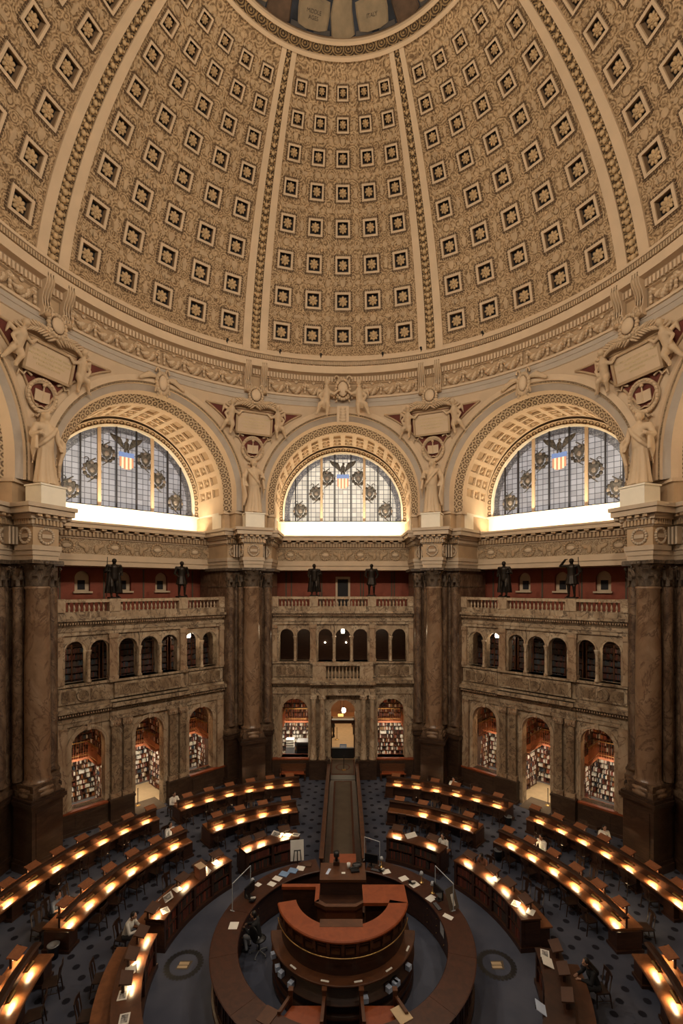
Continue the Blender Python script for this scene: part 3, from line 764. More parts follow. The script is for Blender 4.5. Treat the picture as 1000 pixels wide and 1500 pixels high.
bay_meshes = {}
def bay_parts(kind):
    """list of (name, mesh, location) for a bay in its own coordinates (s, n, z)"""
    if kind in bay_meshes: return bay_meshes[kind]
    out = []
    def put(name, mb, mats, loc=None):
        if isinstance(mb, MB):
            me = mb.mesh(name, mats); bm = bmesh.new(); bm.from_mesh(me); bmesh.ops.recalc_face_normals(bm, faces=bm.faces); bm.to_mesh(me); bm.free()
            out.append((name, me, loc))
        else: out.append((name, mb, mats))
    # --- great arch
    prof = [(5.75, 14.6), (5.70, 14.16), (5.40, 14.12), (5.39, 14.2), (5.30, 14.22), (5.29, 14.34), (4.99, 14.50), (4.97, 14.60), (4.93, 14.80), (4.92, 14.95), (4.56, 15.38), (4.55, 15.70)]
    put('archivolt', sweep_arch(prof, ZI, ZSP, [1, 0, 0, 2, 0, 3, 0, 0, 0, 4, 0]), [MT['cream'], MT['tan'], MT['bead'], MT['grey_band'], MT['guilloche']])
    put('coffered_soffit', soffit_mesh(), [MT['cream'], MT['tan'], MT['plaster']])
    put('window_surround', sweep_arch([(4.75, 18.9), (4.72, 18.95), (4.50, 19.08), (4.48, 19.0), (4.37, 19.05), (4.37, 19.35)], ZI, H(5.6), [0, 1, 0, 2, 2]), [MT['cream'], MT['guilloche'], MT['white']])
    mb = MB()
    mb.box(-4.75, 4.75, 18.95, 19.5, H(3.3), ZI + .02, 0)
    mb.box(-4.75, 4.75, 18.86, 19.0, ZI - .10, ZI + .02, 0)
    for sx in (-1, 1):
        mb.add([(sx*4.56, 15.9, H(3.6)), (sx*4.75, 18.95, H(3.6)), (sx*4.75, 18.95, ZI), (sx*4.56, 15.9, ZI)], [(0, 1, 2, 3)], 0)
        mb.add([(sx*4.56, 15.9, H(3.6)), (sx*4.56, 15.9, ZI), (sx*4.60, 15.7, ZI), (sx*4.60, 15.7, H(3.6))], [(0, 1, 2, 3)], 0)
    put('dado', mb, [MT['white']])
    for sx in (-1, 1):
        mb = MB()
        a, b = sorted((sx*4.62, sx*6.2))
        mb.box(a, b, 15.3, 19.4, H(3.6), ZI - .16, 0); a, b = sorted((sx*4.98, sx*6.1)); mb.box(a, b, 14.62, 15.4, H(3.6), ZI - .16, 0)
        a, b = sorted((sx*4.54, sx*6.2)); mb.box(a, b, 15.22, 15.9, ZI - .16, ZI, 1); a, b = sorted((sx*4.9, sx*6.1)); mb.box(a, b, 14.5, 15.4, ZI - .16, ZI, 1)
        put('impost_block', mb, [MT['tan'], MT['cream']])
    # wall behind arch planes, closing the shell
    mb = MB(); 
    P = [[(r*cos(pi*k/48), 19.40, H(5.6) + r*sin(pi*k/48)) for r in (4.36, 9)] for k in range(49)]
    mb.grid(P, 0); put('outer_shell', mb, [MT['tan']])
    # keystone
    if kind == 'side' or kind == 'plain':
        mb = cartouche_mesh(.36, .5)
        for sx in (-1, 1):
            for k in range(5):
                a = radians(8 + 22*k)
                mb.ball((sx*(.55 + .12*k), -.05, .30 - .05*k), (.32, .06, .10), 8, 4, 0, R=Matrix.Rotation(sx*(-.2 + .18*k), 3, 'Y'))
        put('keystone_cartouche', mb, [MT['plaster'], MT['cream']], ((0, 14.05, H(11.15)), (0, 0, 0), (1, 1.3, 1.15)))
    else:
        put('keystone_cartouche', cartouche_mesh(.5, .62), [MT['plaster'], MT['cream']], ((0, 13.85, H(12.5)), (0, 0, 0), (1.05, 1.3, 1.05)))
        mb = MB(); mb.prism([(-.38, -.18), (.38, -.18), (.38, .2), (-.38, .2)], 0, 1.05, 0, Matrix.Translation((0, 14.05, H(10.45))))
        for k in range(5): mb.ball((0, 13.86, H(10.6 + .18*k)), (.24 - .01*k, .09, .13), 8, 5, 0)
        put('leaf_keystone', mb, [MT['cream']])
        for sx in (-1, 1): put('putto_relief', putto_me, ((sx*1.08, 13.72, H(11.62)), (0, 0, 0), (-sx*1.3, 1.4, 1.42)))
    # --- entablature over the gallery
    mb = MB()
    mb.box(-6.2, 6.2, 17.6, 19.9, H(1.2), H(1.5), 0); mb.box(-6.2, 6.2, 17.54, 19.9, H(1.5), H(1.85), 0)
    mb.box(-6.2, 6.2, 17.5, 19.9, H(2.72), H(2.8), 0); mb.box(-6.2, 6.2, 17.34, 19.9, H(3.1), H(3.2), 0)
    mb.box(-6.2, 6.2, 17.05, 19.9, H(3.28), H(3.5), 0); mb.box(-6.2, 6.2, 16.98, 19.9, H(3.5), H(3.62), 0)
    put('cornice', mb, [MT['cream']])
    mb = MB(); mb.add([(-6.2, 17.58, H(1.85)), (6.2, 17.58, H(1.85)), (6.2, 17.58, H(2.72)), (-6.2, 17.58, H(2.72))], [(0, 1, 2, 3)], 0, uvs=[(0, 0), (12.4, 0), (12.4, .87), (0, .87)])
    mb.box(-6.2, 6.2, 17.44, 17.9, H(2.8), H(3.1), 1)
    for k in range(4):
        s = -3.75 + 2.5*k
        for q in range(16): mb.ball((s + .36*cos(2*pi*q/16), 17.55, H(2.28) + .36*sin(2*pi*q/16)), (.08, .06, .08), 6, 4, 2)
        mb.ball((s, 17.55, H(2.28)), (.24, .06, .14), 10, 5, 3)
        for sx in (-1, 1):
            mb.ball((s + sx*.8, 17.56, H(2.3)), (.30, .06, .12), 8, 5, 2, R=Matrix.Rotation(sx*.5, 3, 'Y'))
            mb.ball((s + sx*1.0, 17.56, H(2.15)), (.14, .07, .25), 8, 5, 2)
    put('frieze', mb, [MT['frieze'], MT['tan_dark'], MT['tan'], MT['cream']])
    mb = MB()
    for k in range(54): s = -5.3 + .2*k; mb.box(s, s + .11, 17.34, 17.5, H(2.82), H(3.08), 0)
    for k in range(18): s = -5.1 + .6*k; mb.box(s, s + .26, 17.1, 17.5, H(3.18), H(3.3), 0)
    put('dentil_course', mb, [MT['tan']])
    # --- red gallery room
    mb = MB()
    ops = [(-2.4, .42, H(-.25), H(.55)), (0, .42, H(-.25), H(.55)), (2.4, .42, H(-.25), H(.55))] if kind != 'centre' else []
    wall_with_openings(mb, -6.4, 6.4, H(-2.2), H(1.3), 19.6, 19.95, ops, 0)
    for sx in (-1, 1): mb.box(sx*5.25 - .05, sx*5.25 + .05, 16.4, 19.7, H(-2.2), H(1.3), 0)
    for s in ((-4.6, -3.6, -1.2, 1.2, 3.6, 4.6) if kind != 'centre' else (-4.3, -3.9, -1.75, -1.6, 1.35, 1.55, 3.7, 3.9)):
        mb.box(s - .05, s + .05, 19.57, 19.62, H(-1.6), H(1.15), 1)
    put('red_wall', mb, [MT['red'], MT['stripe']])
    if kind != 'centre':
        for s in (-2.4, 0, 2.4):
            mb = MB(); wall_with_openings(mb, s - .42, s + .42, H(-.25), H(1.0), 19.86, 19.93, [], 0); mb.box(s - .52, s + .52, 19.42, 19.95, H(-.36), H(-.25), 0)
            mb.box(s - .2, s + .2, 19.83, 19.88, H(-.15), H(.42), 1)
            put('niche_window', mb, [MT['cream'], MT['navy']])
    else:
        mb = MB(); mb.box(-.55, -.40, 19.5, 19.65, H(-1.6), H(.6), 0); mb.box(.40, .55, 19.5, 19.65, H(-1.6), H(.6), 0); mb.box(-.55, .55, 19.48, 19.65, H(.6), H(.78), 0); mb.box(-.4, .4, 19.58, 19.64, H(-1.6), H(.6), 1)
        put('doorway', mb, [MT['cream'], MT['navy']])
    # floors between the storeys
    mb = MB(); mb.box(-6.2, 6.2, 16.2, 19.9, H(-2.45), H(-2.2), 0); mb.box(-6.2, 6.2, 16.2, 19.9, H(-6.2), H(-5.9), 0); mb.box(-6.2, 6.2, 16.3, 19.9, H(1.1), H(1.25), 0) if False else None
    put('gallery_slab', mb, [MT['tan_dark']])
    mb = MB()
    mb.box(-6.4, 6.4, 19.75, 19.95, H(-6.2), H(-2.2), 0)
    if kind == 'centre':
        mb.box(-6.4, -1.4, 19.75, 19.95, 0, H(-6.0), 0); mb.box(1.4, 6.4, 19.75, 19.95, 0, H(-6.0), 0); mb.box(-1.4, 1.4, 19.75, 19.95, 5.0, H(-6.0), 0)
    else: mb.box(-6.4, 6.4, 19.75, 19.95, 0, H(-6.0), 0)
    for sx in (-1, 1): mb.box(sx*5.2 - .1, sx*5.2 + .1, 16.2, 19.8, 0, H(-2.3), 0)
    put('alcove_wall', mb, [MT['wood_dark']])
    if kind == 'plain':
        mb = MB(); mb.box(-5, 5, 15.7, 16.3, 0, ZR, 0); put('arcade', mb, [MT['marble_sienna']])
        bay_meshes[kind] = out; return out
    # --- marble screen
    mb = MB()
    if kind == 'side':
        low = [(-3.2, .8, H(-11.46), H(-8.25)), (0, .8, -.02, H(-8.25)), (3.2, .8, H(-11.46), H(-8.25))]
    else:
        low = [(-3.24, .9, H(-11.46), H(-8.4)), (0, .82, -.02, H(-8.42)), (3.24, .9, H(-11.46), H(-8.4))]
    wall_with_openings(mb, -5.3, 5.3, 0, H(-7.1), 15.7, 16.25, low, 0)
    for c, w, zb, zs in low: arch_trim(mb, c, w, max(zb, 1.24), zs, 15.7, .2, .05, 1)
    up = [(c, .485, H(-5.0), H(-3.3)) for c in UPO]
    wall_with_openings(mb, -5.3, 5.3, H(-6.2), H(-2.5), 15.72, 16.2, up, 0)
    for c in UPO: arch_trim(mb, c, .485, H(-3.3), H(-3.3), 15.72, .085, .03, 1, 12, False, False)
    put('arcade', mb, [MT['marble_sienna'], MT['marble_light']])
    mb = MB()   # courses
    C = -2.12
    segs = [(-5.3, 5.3, 0)] + ([(-2.15, 2.15, -.45)] if kind == 'centre' else [(-2.2, 2.2, -.10)])
    for a, b, d in segs:
        mold(mb, a, b, [(H(-7.18), H(-6.95), 15.62 + d), (H(-6.95), H(-6.72), 15.58 + d), (H(-6.72), H(-6.5), 15.66 + d), (H(-6.5), H(-6.4), 15.42 + d), (H(-6.4), H(-6.2), 15.22 + d)], 0)
        mold(mb, a, b, [(H(-6.2), H(-6.08), 15.55 + d*.8), (H(-5.12), H(-5.0), 15.56 + d*.8)], 0)
    mold(mb, -5.3, 5.3, [(H(-2.5), H(-2.3), 15.6), (H(-2.3), H(-2.1), 15.55), (H(-2.1), H(-1.85), 15.66), (H(-1.85), H(-1.75), 15.42), (H(-1.75), H(-1.6), 15.28), (H(-1.6), H(-1.29), 15.52)], 0)
    put('marble_course', mb, [MT['marble_sienna']])
    mb = MB()   # dentils under both cornices
    for k in range(78): s = -4.65 + .12*k; mb.box(s, s + .065, 15.36, 15.5, H(-1.93), H(-1.83), 0); mb.box(s, s + .065, 15.32 if kind == 'side' else 15.4, 15.5, H(-6.57), H(-6.47), 0)
    put('dentil_course', mb, [MT['marble_column']])
    mb = MB()   # parapet panels and roundels
    for a, b in ((-4.6, -2.35), (2.35, 4.6)) + (((-1.95, 1.95),) if kind == 'side' else ()):
        d = 15.62 if abs(a) > 2.3 or kind != 'side' else 15.52
        mb.box(a, b, d, 16, H(-6.0), H(-5.2), 0)
        c = (a + b)/2
        mb.box(a + .15, c - .35, d - .03, 16, H(-5.88), H(-5.32), 1); mb.box(c + .35, b - .15, d - .03, 16, H(-5.88), H(-5.32), 1)
        mb.lathe([(.001, -.06), (.17, -.06), (.2, -.1), (.27, -.08), (.29, 0)], 20, M=Matrix.Translation((c, d, H(-5.6))) @ Matrix.Rotation(-pi/2, 4, 'X'), mat=0) if False else None
        mb.add([(c + .24*cos(2*pi*k/20), d - .05, H(-5.6) + .24*sin(2*pi*k/20)) for k in range(20)], [tuple(range(20))], 1)
        for k in range(20):
            a0, a1 = 2*pi*k/20, 2*pi*(k+1)/20
            mb.add([(c + r*cos(t), n, H(-5.6) + r*sin(t)) for t in (a0, a1) for r, n in ((.24, d - .09), (.31, d - .09), (.31, d))], [(0, 1, 4, 3), (1, 2, 5, 4)], 0)
    put('parapet_panel', mb, [MT['marble_sienna'], MT['marble_panel']])
    for s in (-2.0, 2.0, -4.62, 4.62):      # piers between the upper arches
        mb = MB(); mb.box(s - .2, s + .2, 15.55, 16, H(-5.0), H(-2.5), 0); mb.box(s - .24, s + .24, 15.5, 16, H(-5.0), H(-4.8), 0); mb.box(s - .24, s + .24, 15.5, 16, H(-2.75), H(-2.5), 0)
        put('upper_pilaster', mb, [MT['marble_column']])
    for s in (-3.21, -.59, .59, 3.21):
        mb = MB(); mb.lathe([(.001, H(-5.0)), (.13, H(-5.0)), (.13, H(-4.9)), (.085, H(-4.82)), (.08, H(-3.6)), (.09, H(-3.55)), (.14, H(-3.36)), (.15, H(-3.3)), (.001, H(-3.3))], 14, (s, 15.62))
        put('upper_colonnette', mb, [MT['marble_light']])
    # lower storey piers: dark dado with paired veined pilasters or columns
    if kind == 'side':
        for sx in (-1, 1):
            mb = MB(); a, b = sorted((sx*.98, sx*2.24)); mb.box(a, b, 15.28, 16, 0, 1.18, 1); mb.box(a - .04, b + .04, 15.22, 16, 1.18, 1.3, 1); mb.box(a - .04, b + .04, 15.22, 16, 0, .16, 1)
            for c in (sx*1.3, sx*1.92):
                mb.box(c - .2, c + .2, 15.46, 16, 1.3, H(-7.18), 2); mb.box(c - .27, c + .27, 15.40, 16, 1.3, 1.55, 0); mb.box(c - .26, c + .26, 15.40, 16, H(-7.5), H(-7.18), 0)
                for k in range(4): mb.ball((c - .18 + .12*k, 15.40, H(-7.38)), (.06, .05, .10), 6, 4, 0)
            put('paired_pilaster', mb, [MT['marble_column'], MT['marble_dark'], MT['marble_panel']])
            mb = MB(); a, b = sorted((sx*2.3, sx*5.3)); mb.box(a, b, 15.52, 16.3, 0, H(-11.46) - .1, 0); mb.box(a, b, 15.46, 16.3, H(-11.46) - .1, H(-11.46), 1); mb.box(a, b, 15.46, 16.3, 0, .16, 0)
            mb.box(sx*3.2 - .65, sx*3.2 + .65, 15.49, 15.6, .28, .95, 0)
            put('dado_panel', mb, [MT['marble_dark'], MT['wood_red']])
            mb = MB(); s = sx*4.45; mb.box(s - .22, s + .22, 15.5, 16, 1.24, H(-7.18), 0); put('end_pilaster', mb, [MT['marble_column']])
    else:
        for sx in (-1, 1):
            mb = MB(); a, b = sorted((sx*1.05, sx*2.22)); mb.box(a, b, 14.95, 16, 0, 1.18, 0); mb.box(a - .03, b + .03, 14.9, 16, 1.18, 1.28, 0); put('column_pedestal', mb, [MT['marble_dark']])
            for c in (sx*1.37, sx*1.95):
                mb = MB(); mb.lathe([(.001, 1.28), (.26, 1.28), (.26, 1.38), (.22, 1.42), (.24, 1.48), (.19, 1.54), (.185, 2.6), (.165, H(-7.6)), (.18, H(-7.56)), (.17, H(-7.5)), (.24, H(-7.25)), (.24, H(-7.18)), (.001, H(-7.18))], 20, (c, 15.2))
                for k in range(8): a = 2*pi*k/8; mb.ball((c + .2*cos(a), 15.2 + .2*sin(a), H(-7.36)), (.06, .06, .1), 6, 4)
                put('portal_column', mb, [MT['marble_light']])
            mb = MB(); a, b = sorted((sx*2.22, sx*5.3)); mb.box(a, b, 15.5, 16.3, 0, H(-11.46) - .1, 0); mb.box(a, b, 15.44, 16.3, H(-11.46) - .1, H(-11.46), 1); put('dado_panel', mb, [MT['marble_dark'], MT['wood_red']])
        mb = MB(); mb.box(-2.0, -1.12, 15.1, 15.5, H(-6.2), H(-5.1), 0); mb.box(1.12, 2.0, 15.1, 15.5, H(-6.2), H(-5.1), 0); mb.box(-2.0, 2.0, 15.06, 15.5, H(-5.2), H(-5.02), 0); put('balcony_parapet', mb, [MT['marble_light']])
        for k in range(9): put('balcony_baluster', bal_me, ((-.96 + .24*k, 15.28, H(-6.14)), (0, 0, 0), (1.1, 1.1, 1.85)))
    # gallery balustrade
    mb = MB(); mb.box(-5.2, 5.2, 15.48, 15.92, ZR - .16, ZR, 0)
    for s in (-4.6, -1.95, 1.95, 4.6): mb.box(s - .28, s + .28, 15.46, 15.94, H(-1.3), ZR + .02, 0)
    put('balustrade_rail', mb, [MT['marble_light']])
    for k in range(44):
        s = -5.05 + .235*k
        if any(abs(s - q) < .36 for q in (-4.6, -1.95, 1.95, 4.6)): continue
        put('baluster', bal_me, ((s, 15.7, H(-1.31)), (0, 0, 0), (1.1, 1.1, 1.02)))
    bay_meshes[kind] = out
    return out
def make_bay(name, phi, kind, label):
    w = empty(name, (0, 0, 0), -radians(phi), label=label, kind='structure')
    for nm, me, loc in bay_parts(kind):
        o = bpy.data.objects.new(nm, me); COL.objects.link(o); o.parent = w
        if loc:
            o.location, o.rotation_euler, o.scale = loc
    return w
putto_me.materials.append(MT['plaster'])

WALLS = {}
for nm, phi, kind, lab in (('wall_north', 0, 'centre', 'marble arcade wall straight ahead with the portal and one great arch'),
                           ('wall_northwest', -45, 'side', 'marble arcade wall and great arch on the left'),
                           ('wall_northeast', 45, 'side', 'marble arcade wall and great arch on the right'),
                           ('wall_west', -90, 'plain', 'great arch at the left edge'), ('wall_east', 90, 'plain', 'great arch at the right edge')):
    WALLS[phi] = make_bay(nm, phi, kind, lab)
# the rest of the octagon behind the viewer, plain
for nm, phi in (('wall_southwest', -135), ('wall_southeast', 135)):
    w = empty(nm, (0, 0, 0), -radians(phi), kind='structure')
    mb = MB(); mb.box(-6.4, 6.4, 15.8, 16.2, 0, H(-.6), 0); mb.box(-8, 8, 19.6, 19.9, H(-2), H(4.8), 1)
    mb.grid([[(r*cos(pi*k/32), 14.3 if r > 5 else 14.31, ZSP + r*sin(pi*k/32)) for r in (5.7, 7.5)] for k in range(33)], 1)
    o = mb.build('plain_wall', [MT['marble_sienna'], MT['cream']], w)

# ------------------------------------------------------------------ spandrels between the arches (sphere of radius 15.3 centred at H(5.75))
def corner_pt(ang, h, lift=0):
    R = sqrt(15.3**2 - (h - 5.75)**2) - lift
    return Vector((R*sin(radians(ang)), R*cos(radians(ang)), H(h)))
def cornerM(t, h, lift=0, tilt=1):
    R0 = sqrt(15.3**2 - (h - 5.75)**2); ang = math.degrees(t/R0)
    p = corner_pt(ang, h, lift); z = (Vector((0, 0, H(5.75))) - corner_pt(ang, h)).normalized()
    if not tilt: z = Vector((z.x, z.y, 0)).normalized()
    x = Vector((cos(radians(ang)), -sin(radians(ang)), 0)); y = z.cross(x)
    return Matrix(((x.x, y.x, z.x, p.x), (x.y, y.y, z.y, p.y), (x.z, y.z, z.z, p.z), (0, 0, 0, 1)))
def half(h): return 22.5 - math.degrees(math.atan2(sqrt(max(0, 5.7**2 - (h - 5.75)**2)), 14.2))
def wreath_mesh():
    mb = MB()
    for k in range(26):
        a = 2*pi*k/26
        for q in (-1, 1): mb.ball((.64*cos(a), .72*sin(a), .06), (.13, .07, .07), 6, 4, 0, R=Matrix.Rotation(a + pi/2 + q*.5, 3, 'Z'))
    mb.lathe([(.55, 0), (.58, .07), (.68, .09), (.74, 0)], 30)
    for sx in (-1, 1):   # open book
        mb.add([(0, -.28, .10), (sx*.34, -.24, .05), (sx*.34, .26, .05), (0, .22, .10), (0, -.28, 0), (sx*.34, -.24, 0), (sx*.34, .26, 0), (0, .22, 0)], [(0,1,2,3),(0,1,5,4),(1,2,6,5),(2,3,7,6)], 1)
        mb.path([(sx*.16, -.42, .05), (sx*.3, -.38, .06), (sx*.2, -.5, .05), (0, -.44, .06)], .04, 6, 0)
        mb.path([(sx*.6, .72, .05), (sx*.85, .85, .07), (sx*.95, .62, .06), (sx*1.15, .75, .05), (sx*1.2, .5, .05)], [.06, .07, .05, .06, .03], 6, 0)
        mb.path([(sx*.05, -.8, .05), (sx*.14, -.95, .07), (sx*.28, -.88, .05), (sx*.3, -1.0, .05)], [.05, .06, .04, .03], 6, 0)
    mb.tube((0, -.2, .08), (0, .5, .08), .05, .03, 8, 0)
    mb.ball((0, .5, .08), .09, 8, 5)
    return mb.mesh('book_wreath', [MT['plaster'], MT['cream']])
wreath_me = wreath_mesh()
def palms_mesh():
    mb = MB()
    for sx in (-1, 1):
        for k in range(12):
            u = k/11; x = sx*(.15 + 1.45*u); y = .22 + .18*sin(pi*u)*1.0 - .25*u*u
            for q in (-1, 1): mb.ball((x, y + q*.08, .09), (.24, .055, .05), 7, 4, 0, R=Matrix.Rotation(sx*(.55*q - .25*u), 3, 'Z'))
        mb.path([(sx*(.1 + 1.5*k/8), .22 + .18*sin(pi*k/8) - .25*(k/8)**2, .08) for k in range(9)], .035, 6)
    return mb.mesh('palm_branch', [MT['plaster']])
palm_me = palms_mesh()
INSCR = {-67.5: 'ONE GOD, ONE LAW, ONE ELEMENT\nAND ONE FAR-OFF DIVINE EVENT\nTO WHICH THE WHOLE\nCREATION MOVES',
         -22.5: 'WE TASTE THE SPICES OF ARABIA\nYET NEVER FEEL THE\nSCORCHING SUN WHICH\nBRINGS THEM FORTH',
         22.5: 'THE HEAVENS DECLARE\nTHE GLORY OF GOD AND THE\nFIRMAMENT SHEWETH\nHIS HANDIWORK',
         67.5: 'AS ONE LAMP LIGHTS ANOTHER\nNOR GROWS LESS\nSO NOBLENESS ENKINDLETH\nNOBLENESS'}
for k, (c, side) in enumerate(((-67.5, 'west'), (-22.5, 'northwest'), (22.5, 'northeast'), (67.5, 'east'))):
    sp = empty('wall_' + ('spandrel_' + side), (0, 0, 0), -radians(c), kind='structure', label=f'red and cream spandrel with inscription tablet, {side} corner')
    hs = [5.8 + 5.72*i/22 for i in range(23)]
    mb = MB(); mb.grid([[corner_pt(half(h)*w, h) for h in hs] for w in [-1 + j/7 for j in range(15)]], 0); mb.build('spandrel_shell', [MT['cream']], sp)
    hs = [7.0 + 4.0*i/18 for i in range(19)]
    hw = lambda h: max(.02, half(h) - 1.75)
    mb = MB(); mb.grid([[corner_pt(hw(h)*w, h, .05) for h in hs] for w in [-1 + j/7 for j in range(15)]], 0); mb.build('red_field', [MT['red_field']], sp)
    mb = MB()
    edge = [corner_pt(hw(h), h, .04) for h in hs] + [corner_pt(hw(11)*w, 11, .04) for w in [1 - j/10 for j in range(21)]] + [corner_pt(-hw(h), h, .04) for h in hs[::-1]]
    mb.path(edge, .06, 6); mb.build('field_molding', [MT['tan']], sp)
    M = cornerM(0, 10.2, .22); mb = MB()
    mb.box(-1.06, 1.06, -.66, .66, -.25, .04, 0, M); 
    for a in ((-1.14, 1.14, .58, .70), (-1.14, 1.14, -.70, -.58), (-1.14, -1.02, -.7, .7), (1.02, 1.14, -.7, .7)): mb.box(*a, -.25, .12, 1, M)
    pl = mb.build('inscription_tablet', [MT['cream'], MT['tan']], sp)
    text_mesh('inscription', INSCR[c], .135, MT['lettering'], pl, M @ Matrix.Translation((0, 0, .045)), .006, 1.35)
    o = from_mesh('book_wreath', wreath_me, MT['plaster'], sp) if False else bpy.data.objects.new('book_wreath', wreath_me)
    COL.objects.link(o); o.parent = sp; o.matrix_local = cornerM(0, 8.72, .1)
    o = bpy.data.objects.new('palm_branch', palm_me); COL.objects.link(o); o.parent = sp; o.matrix_local = cornerM(0, 10.95, .2) @ Matrix.Diagonal((1.0, 1.15, 1.6, 1))
    for sx in (-1, 1):
        o = bpy.data.objects.new('putto_relief', putto_me); COL.objects.link(o); o.parent = sp
        o.matrix_local = cornerM(sx*1.52, 10.25, .12) @ Matrix.Rotation(pi/2, 4, 'X').inverted() @ Matrix.Diagonal((-sx*1.12, 1.2, 1.25, 1))

# ------------------------------------------------------------------ lunette windows
def lunette(idx, phi, glass, lab):
    w = empty('window_%d' % idx, (0, 0, 0), -radians(phi), label=lab, kind='structure')
    base, cz, R, n = ZI, H(5.6), 4.38, 19.25
    mb = MB(); seg = 40
    ring = [(R*cos(pi*k/seg), n, cz + R*sin(pi*k/seg)) for k in range(seg + 1)]
    pts = [(R, n, base)] + ring + [(-R, n, base)]
    mb.add(pts, [tuple(range(len(pts)))], 0, uvs=[(p[0], p[2] - cz) for p in pts])
    mb.build('stained_glass', [glass], w)
    top = lambda s: cz + sqrt(max(0, R*R - s*s))
    for s in (-1.6, 1.6):
        mb = MB(); mb.box(s - .09, s + .09, n - .14, n + .02, base, top(s), 0); mb.build('mullion', [MT['cream']], w)
    for s in (-3.55, -2.62, -.6, .6, 2.62, 3.55):
        mb = MB(); mb.box(s - .045, s + .045, n - .08, n + .02, base, top(s), 0); mb.build('lead_bar', [MT['lead']], w)
    # shield with stars and stripes held by a dark bird, seven coats of arms along the border
    z0 = cz + 2.35
    mb = MB()
    for k in range(7): mb.box(-.42 + .12*k, -.30 + .12*k, n - .05, n - .02, z0 - .55 + (.14 if k in (0, 6) else .05 if k in (1, 5) else 0), z0 + .22, 1 if k % 2 == 0 else 2)
    mb.box(-.46, .46, n - .06, n - .02, z0 + .2, z0 + .5, 0); mb.build('striped_shield', [MT['shield_blue'], MT['shield_red'], MT['shield_white']], w)
    mb = MB()
    mb.ball((0, n - .04, z0 + .92), (.16, .05, .30), 10, 6); mb.ball((.04, n - .05, z0 + 1.28), (.10, .05, .11), 8, 5)
    for sx in (-1, 1):
        for k in range(6): mb.ball((sx*(.30 + .10*k), n - .04, z0 + 1.05 + .05*k), (.09, .04, .40 - .02*k), 7, 5, R=Matrix.Rotation(sx*(.35 + .06*k), 3, 'Y'))
        mb.ball((sx*.1, n - .04, z0 + .58), (.07, .04, .14), 6, 4)
    mb.build('spread_eagle', [MT['glass_paint']], w)
    for a in (18, 47, 72, 108, 133, 162):
        c = Vector((3.18*cos(radians(a)), n, cz + 3.18*sin(radians(a)))) if a not in (18, 162) else Vector((3.35*cos(radians(a)), n, cz + .1))
        if a in (47, 133): c = Vector((2.75*cos(radians(a))*1.06, n, cz + 2.05*sin(radians(a)) - .1))
        if a in (72, 108): c = Vector((1.18*(1 if a < 90 else -1), n, cz + 2.55))
        mb = MB()
        for k in range(12):
            t = 2*pi*k/12; mb.ball((c.x + .44*cos(t), n - .03, c.z + .44*sin(t)), (.13, .03, .13), 6, 4, k % 3 == 0)
        mb.add([(c.x + x*1.25, n - .06, c.z + z*1.15) for x, z in SHIELD], [tuple(range(len(SHIELD)))], 0)
        mb.ball((c.x, n - .06, c.z), (.14, .03, .17), 8, 5, 1)
        sx = 1 if c.x > 0 else -1
        mb.path([(c.x - sx*.2, n - .05, c.z + .75), (c.x + sx*.35, n - .05, c.z + .35)], .04, 5, 0); mb.path([(c.x - sx*.4, n - .05, c.z - .25), (c.x + sx*.25, n - .05, c.z - .75)], .03, 5, 0)
        mb.path([(c.x + sx*(.3 + .12*cos(t)), n - .05, c.z + .62 + .12*sin(t)) for t in [k*.6 for k in range(9)]], .03, 5, 0)
        mb.build('coat_of_arms', [MT['glass_paint'], MT['glass_tan']], w)
    mb = MB(); mb.box(-R, R, n - .1, n + .02, base, base + .12); mb.build('sill_bar', [MT['lead']], w)
    return w
lunette(1, 0, MT['glass_warm'], 'lunette window of stained glass in the middle arch')
lunette(2, -45, MT['glass_cool'], 'lunette window of stained glass in the left arch')
lunette(3, 45, MT['glass_cool'], 'lunette window of stained glass in the right arch')
lunette(4, -90, MT['glass_cool'], 'lunette window at the left edge'); lunette(5, 90, MT['glass_cool'], 'lunette window at the right edge')

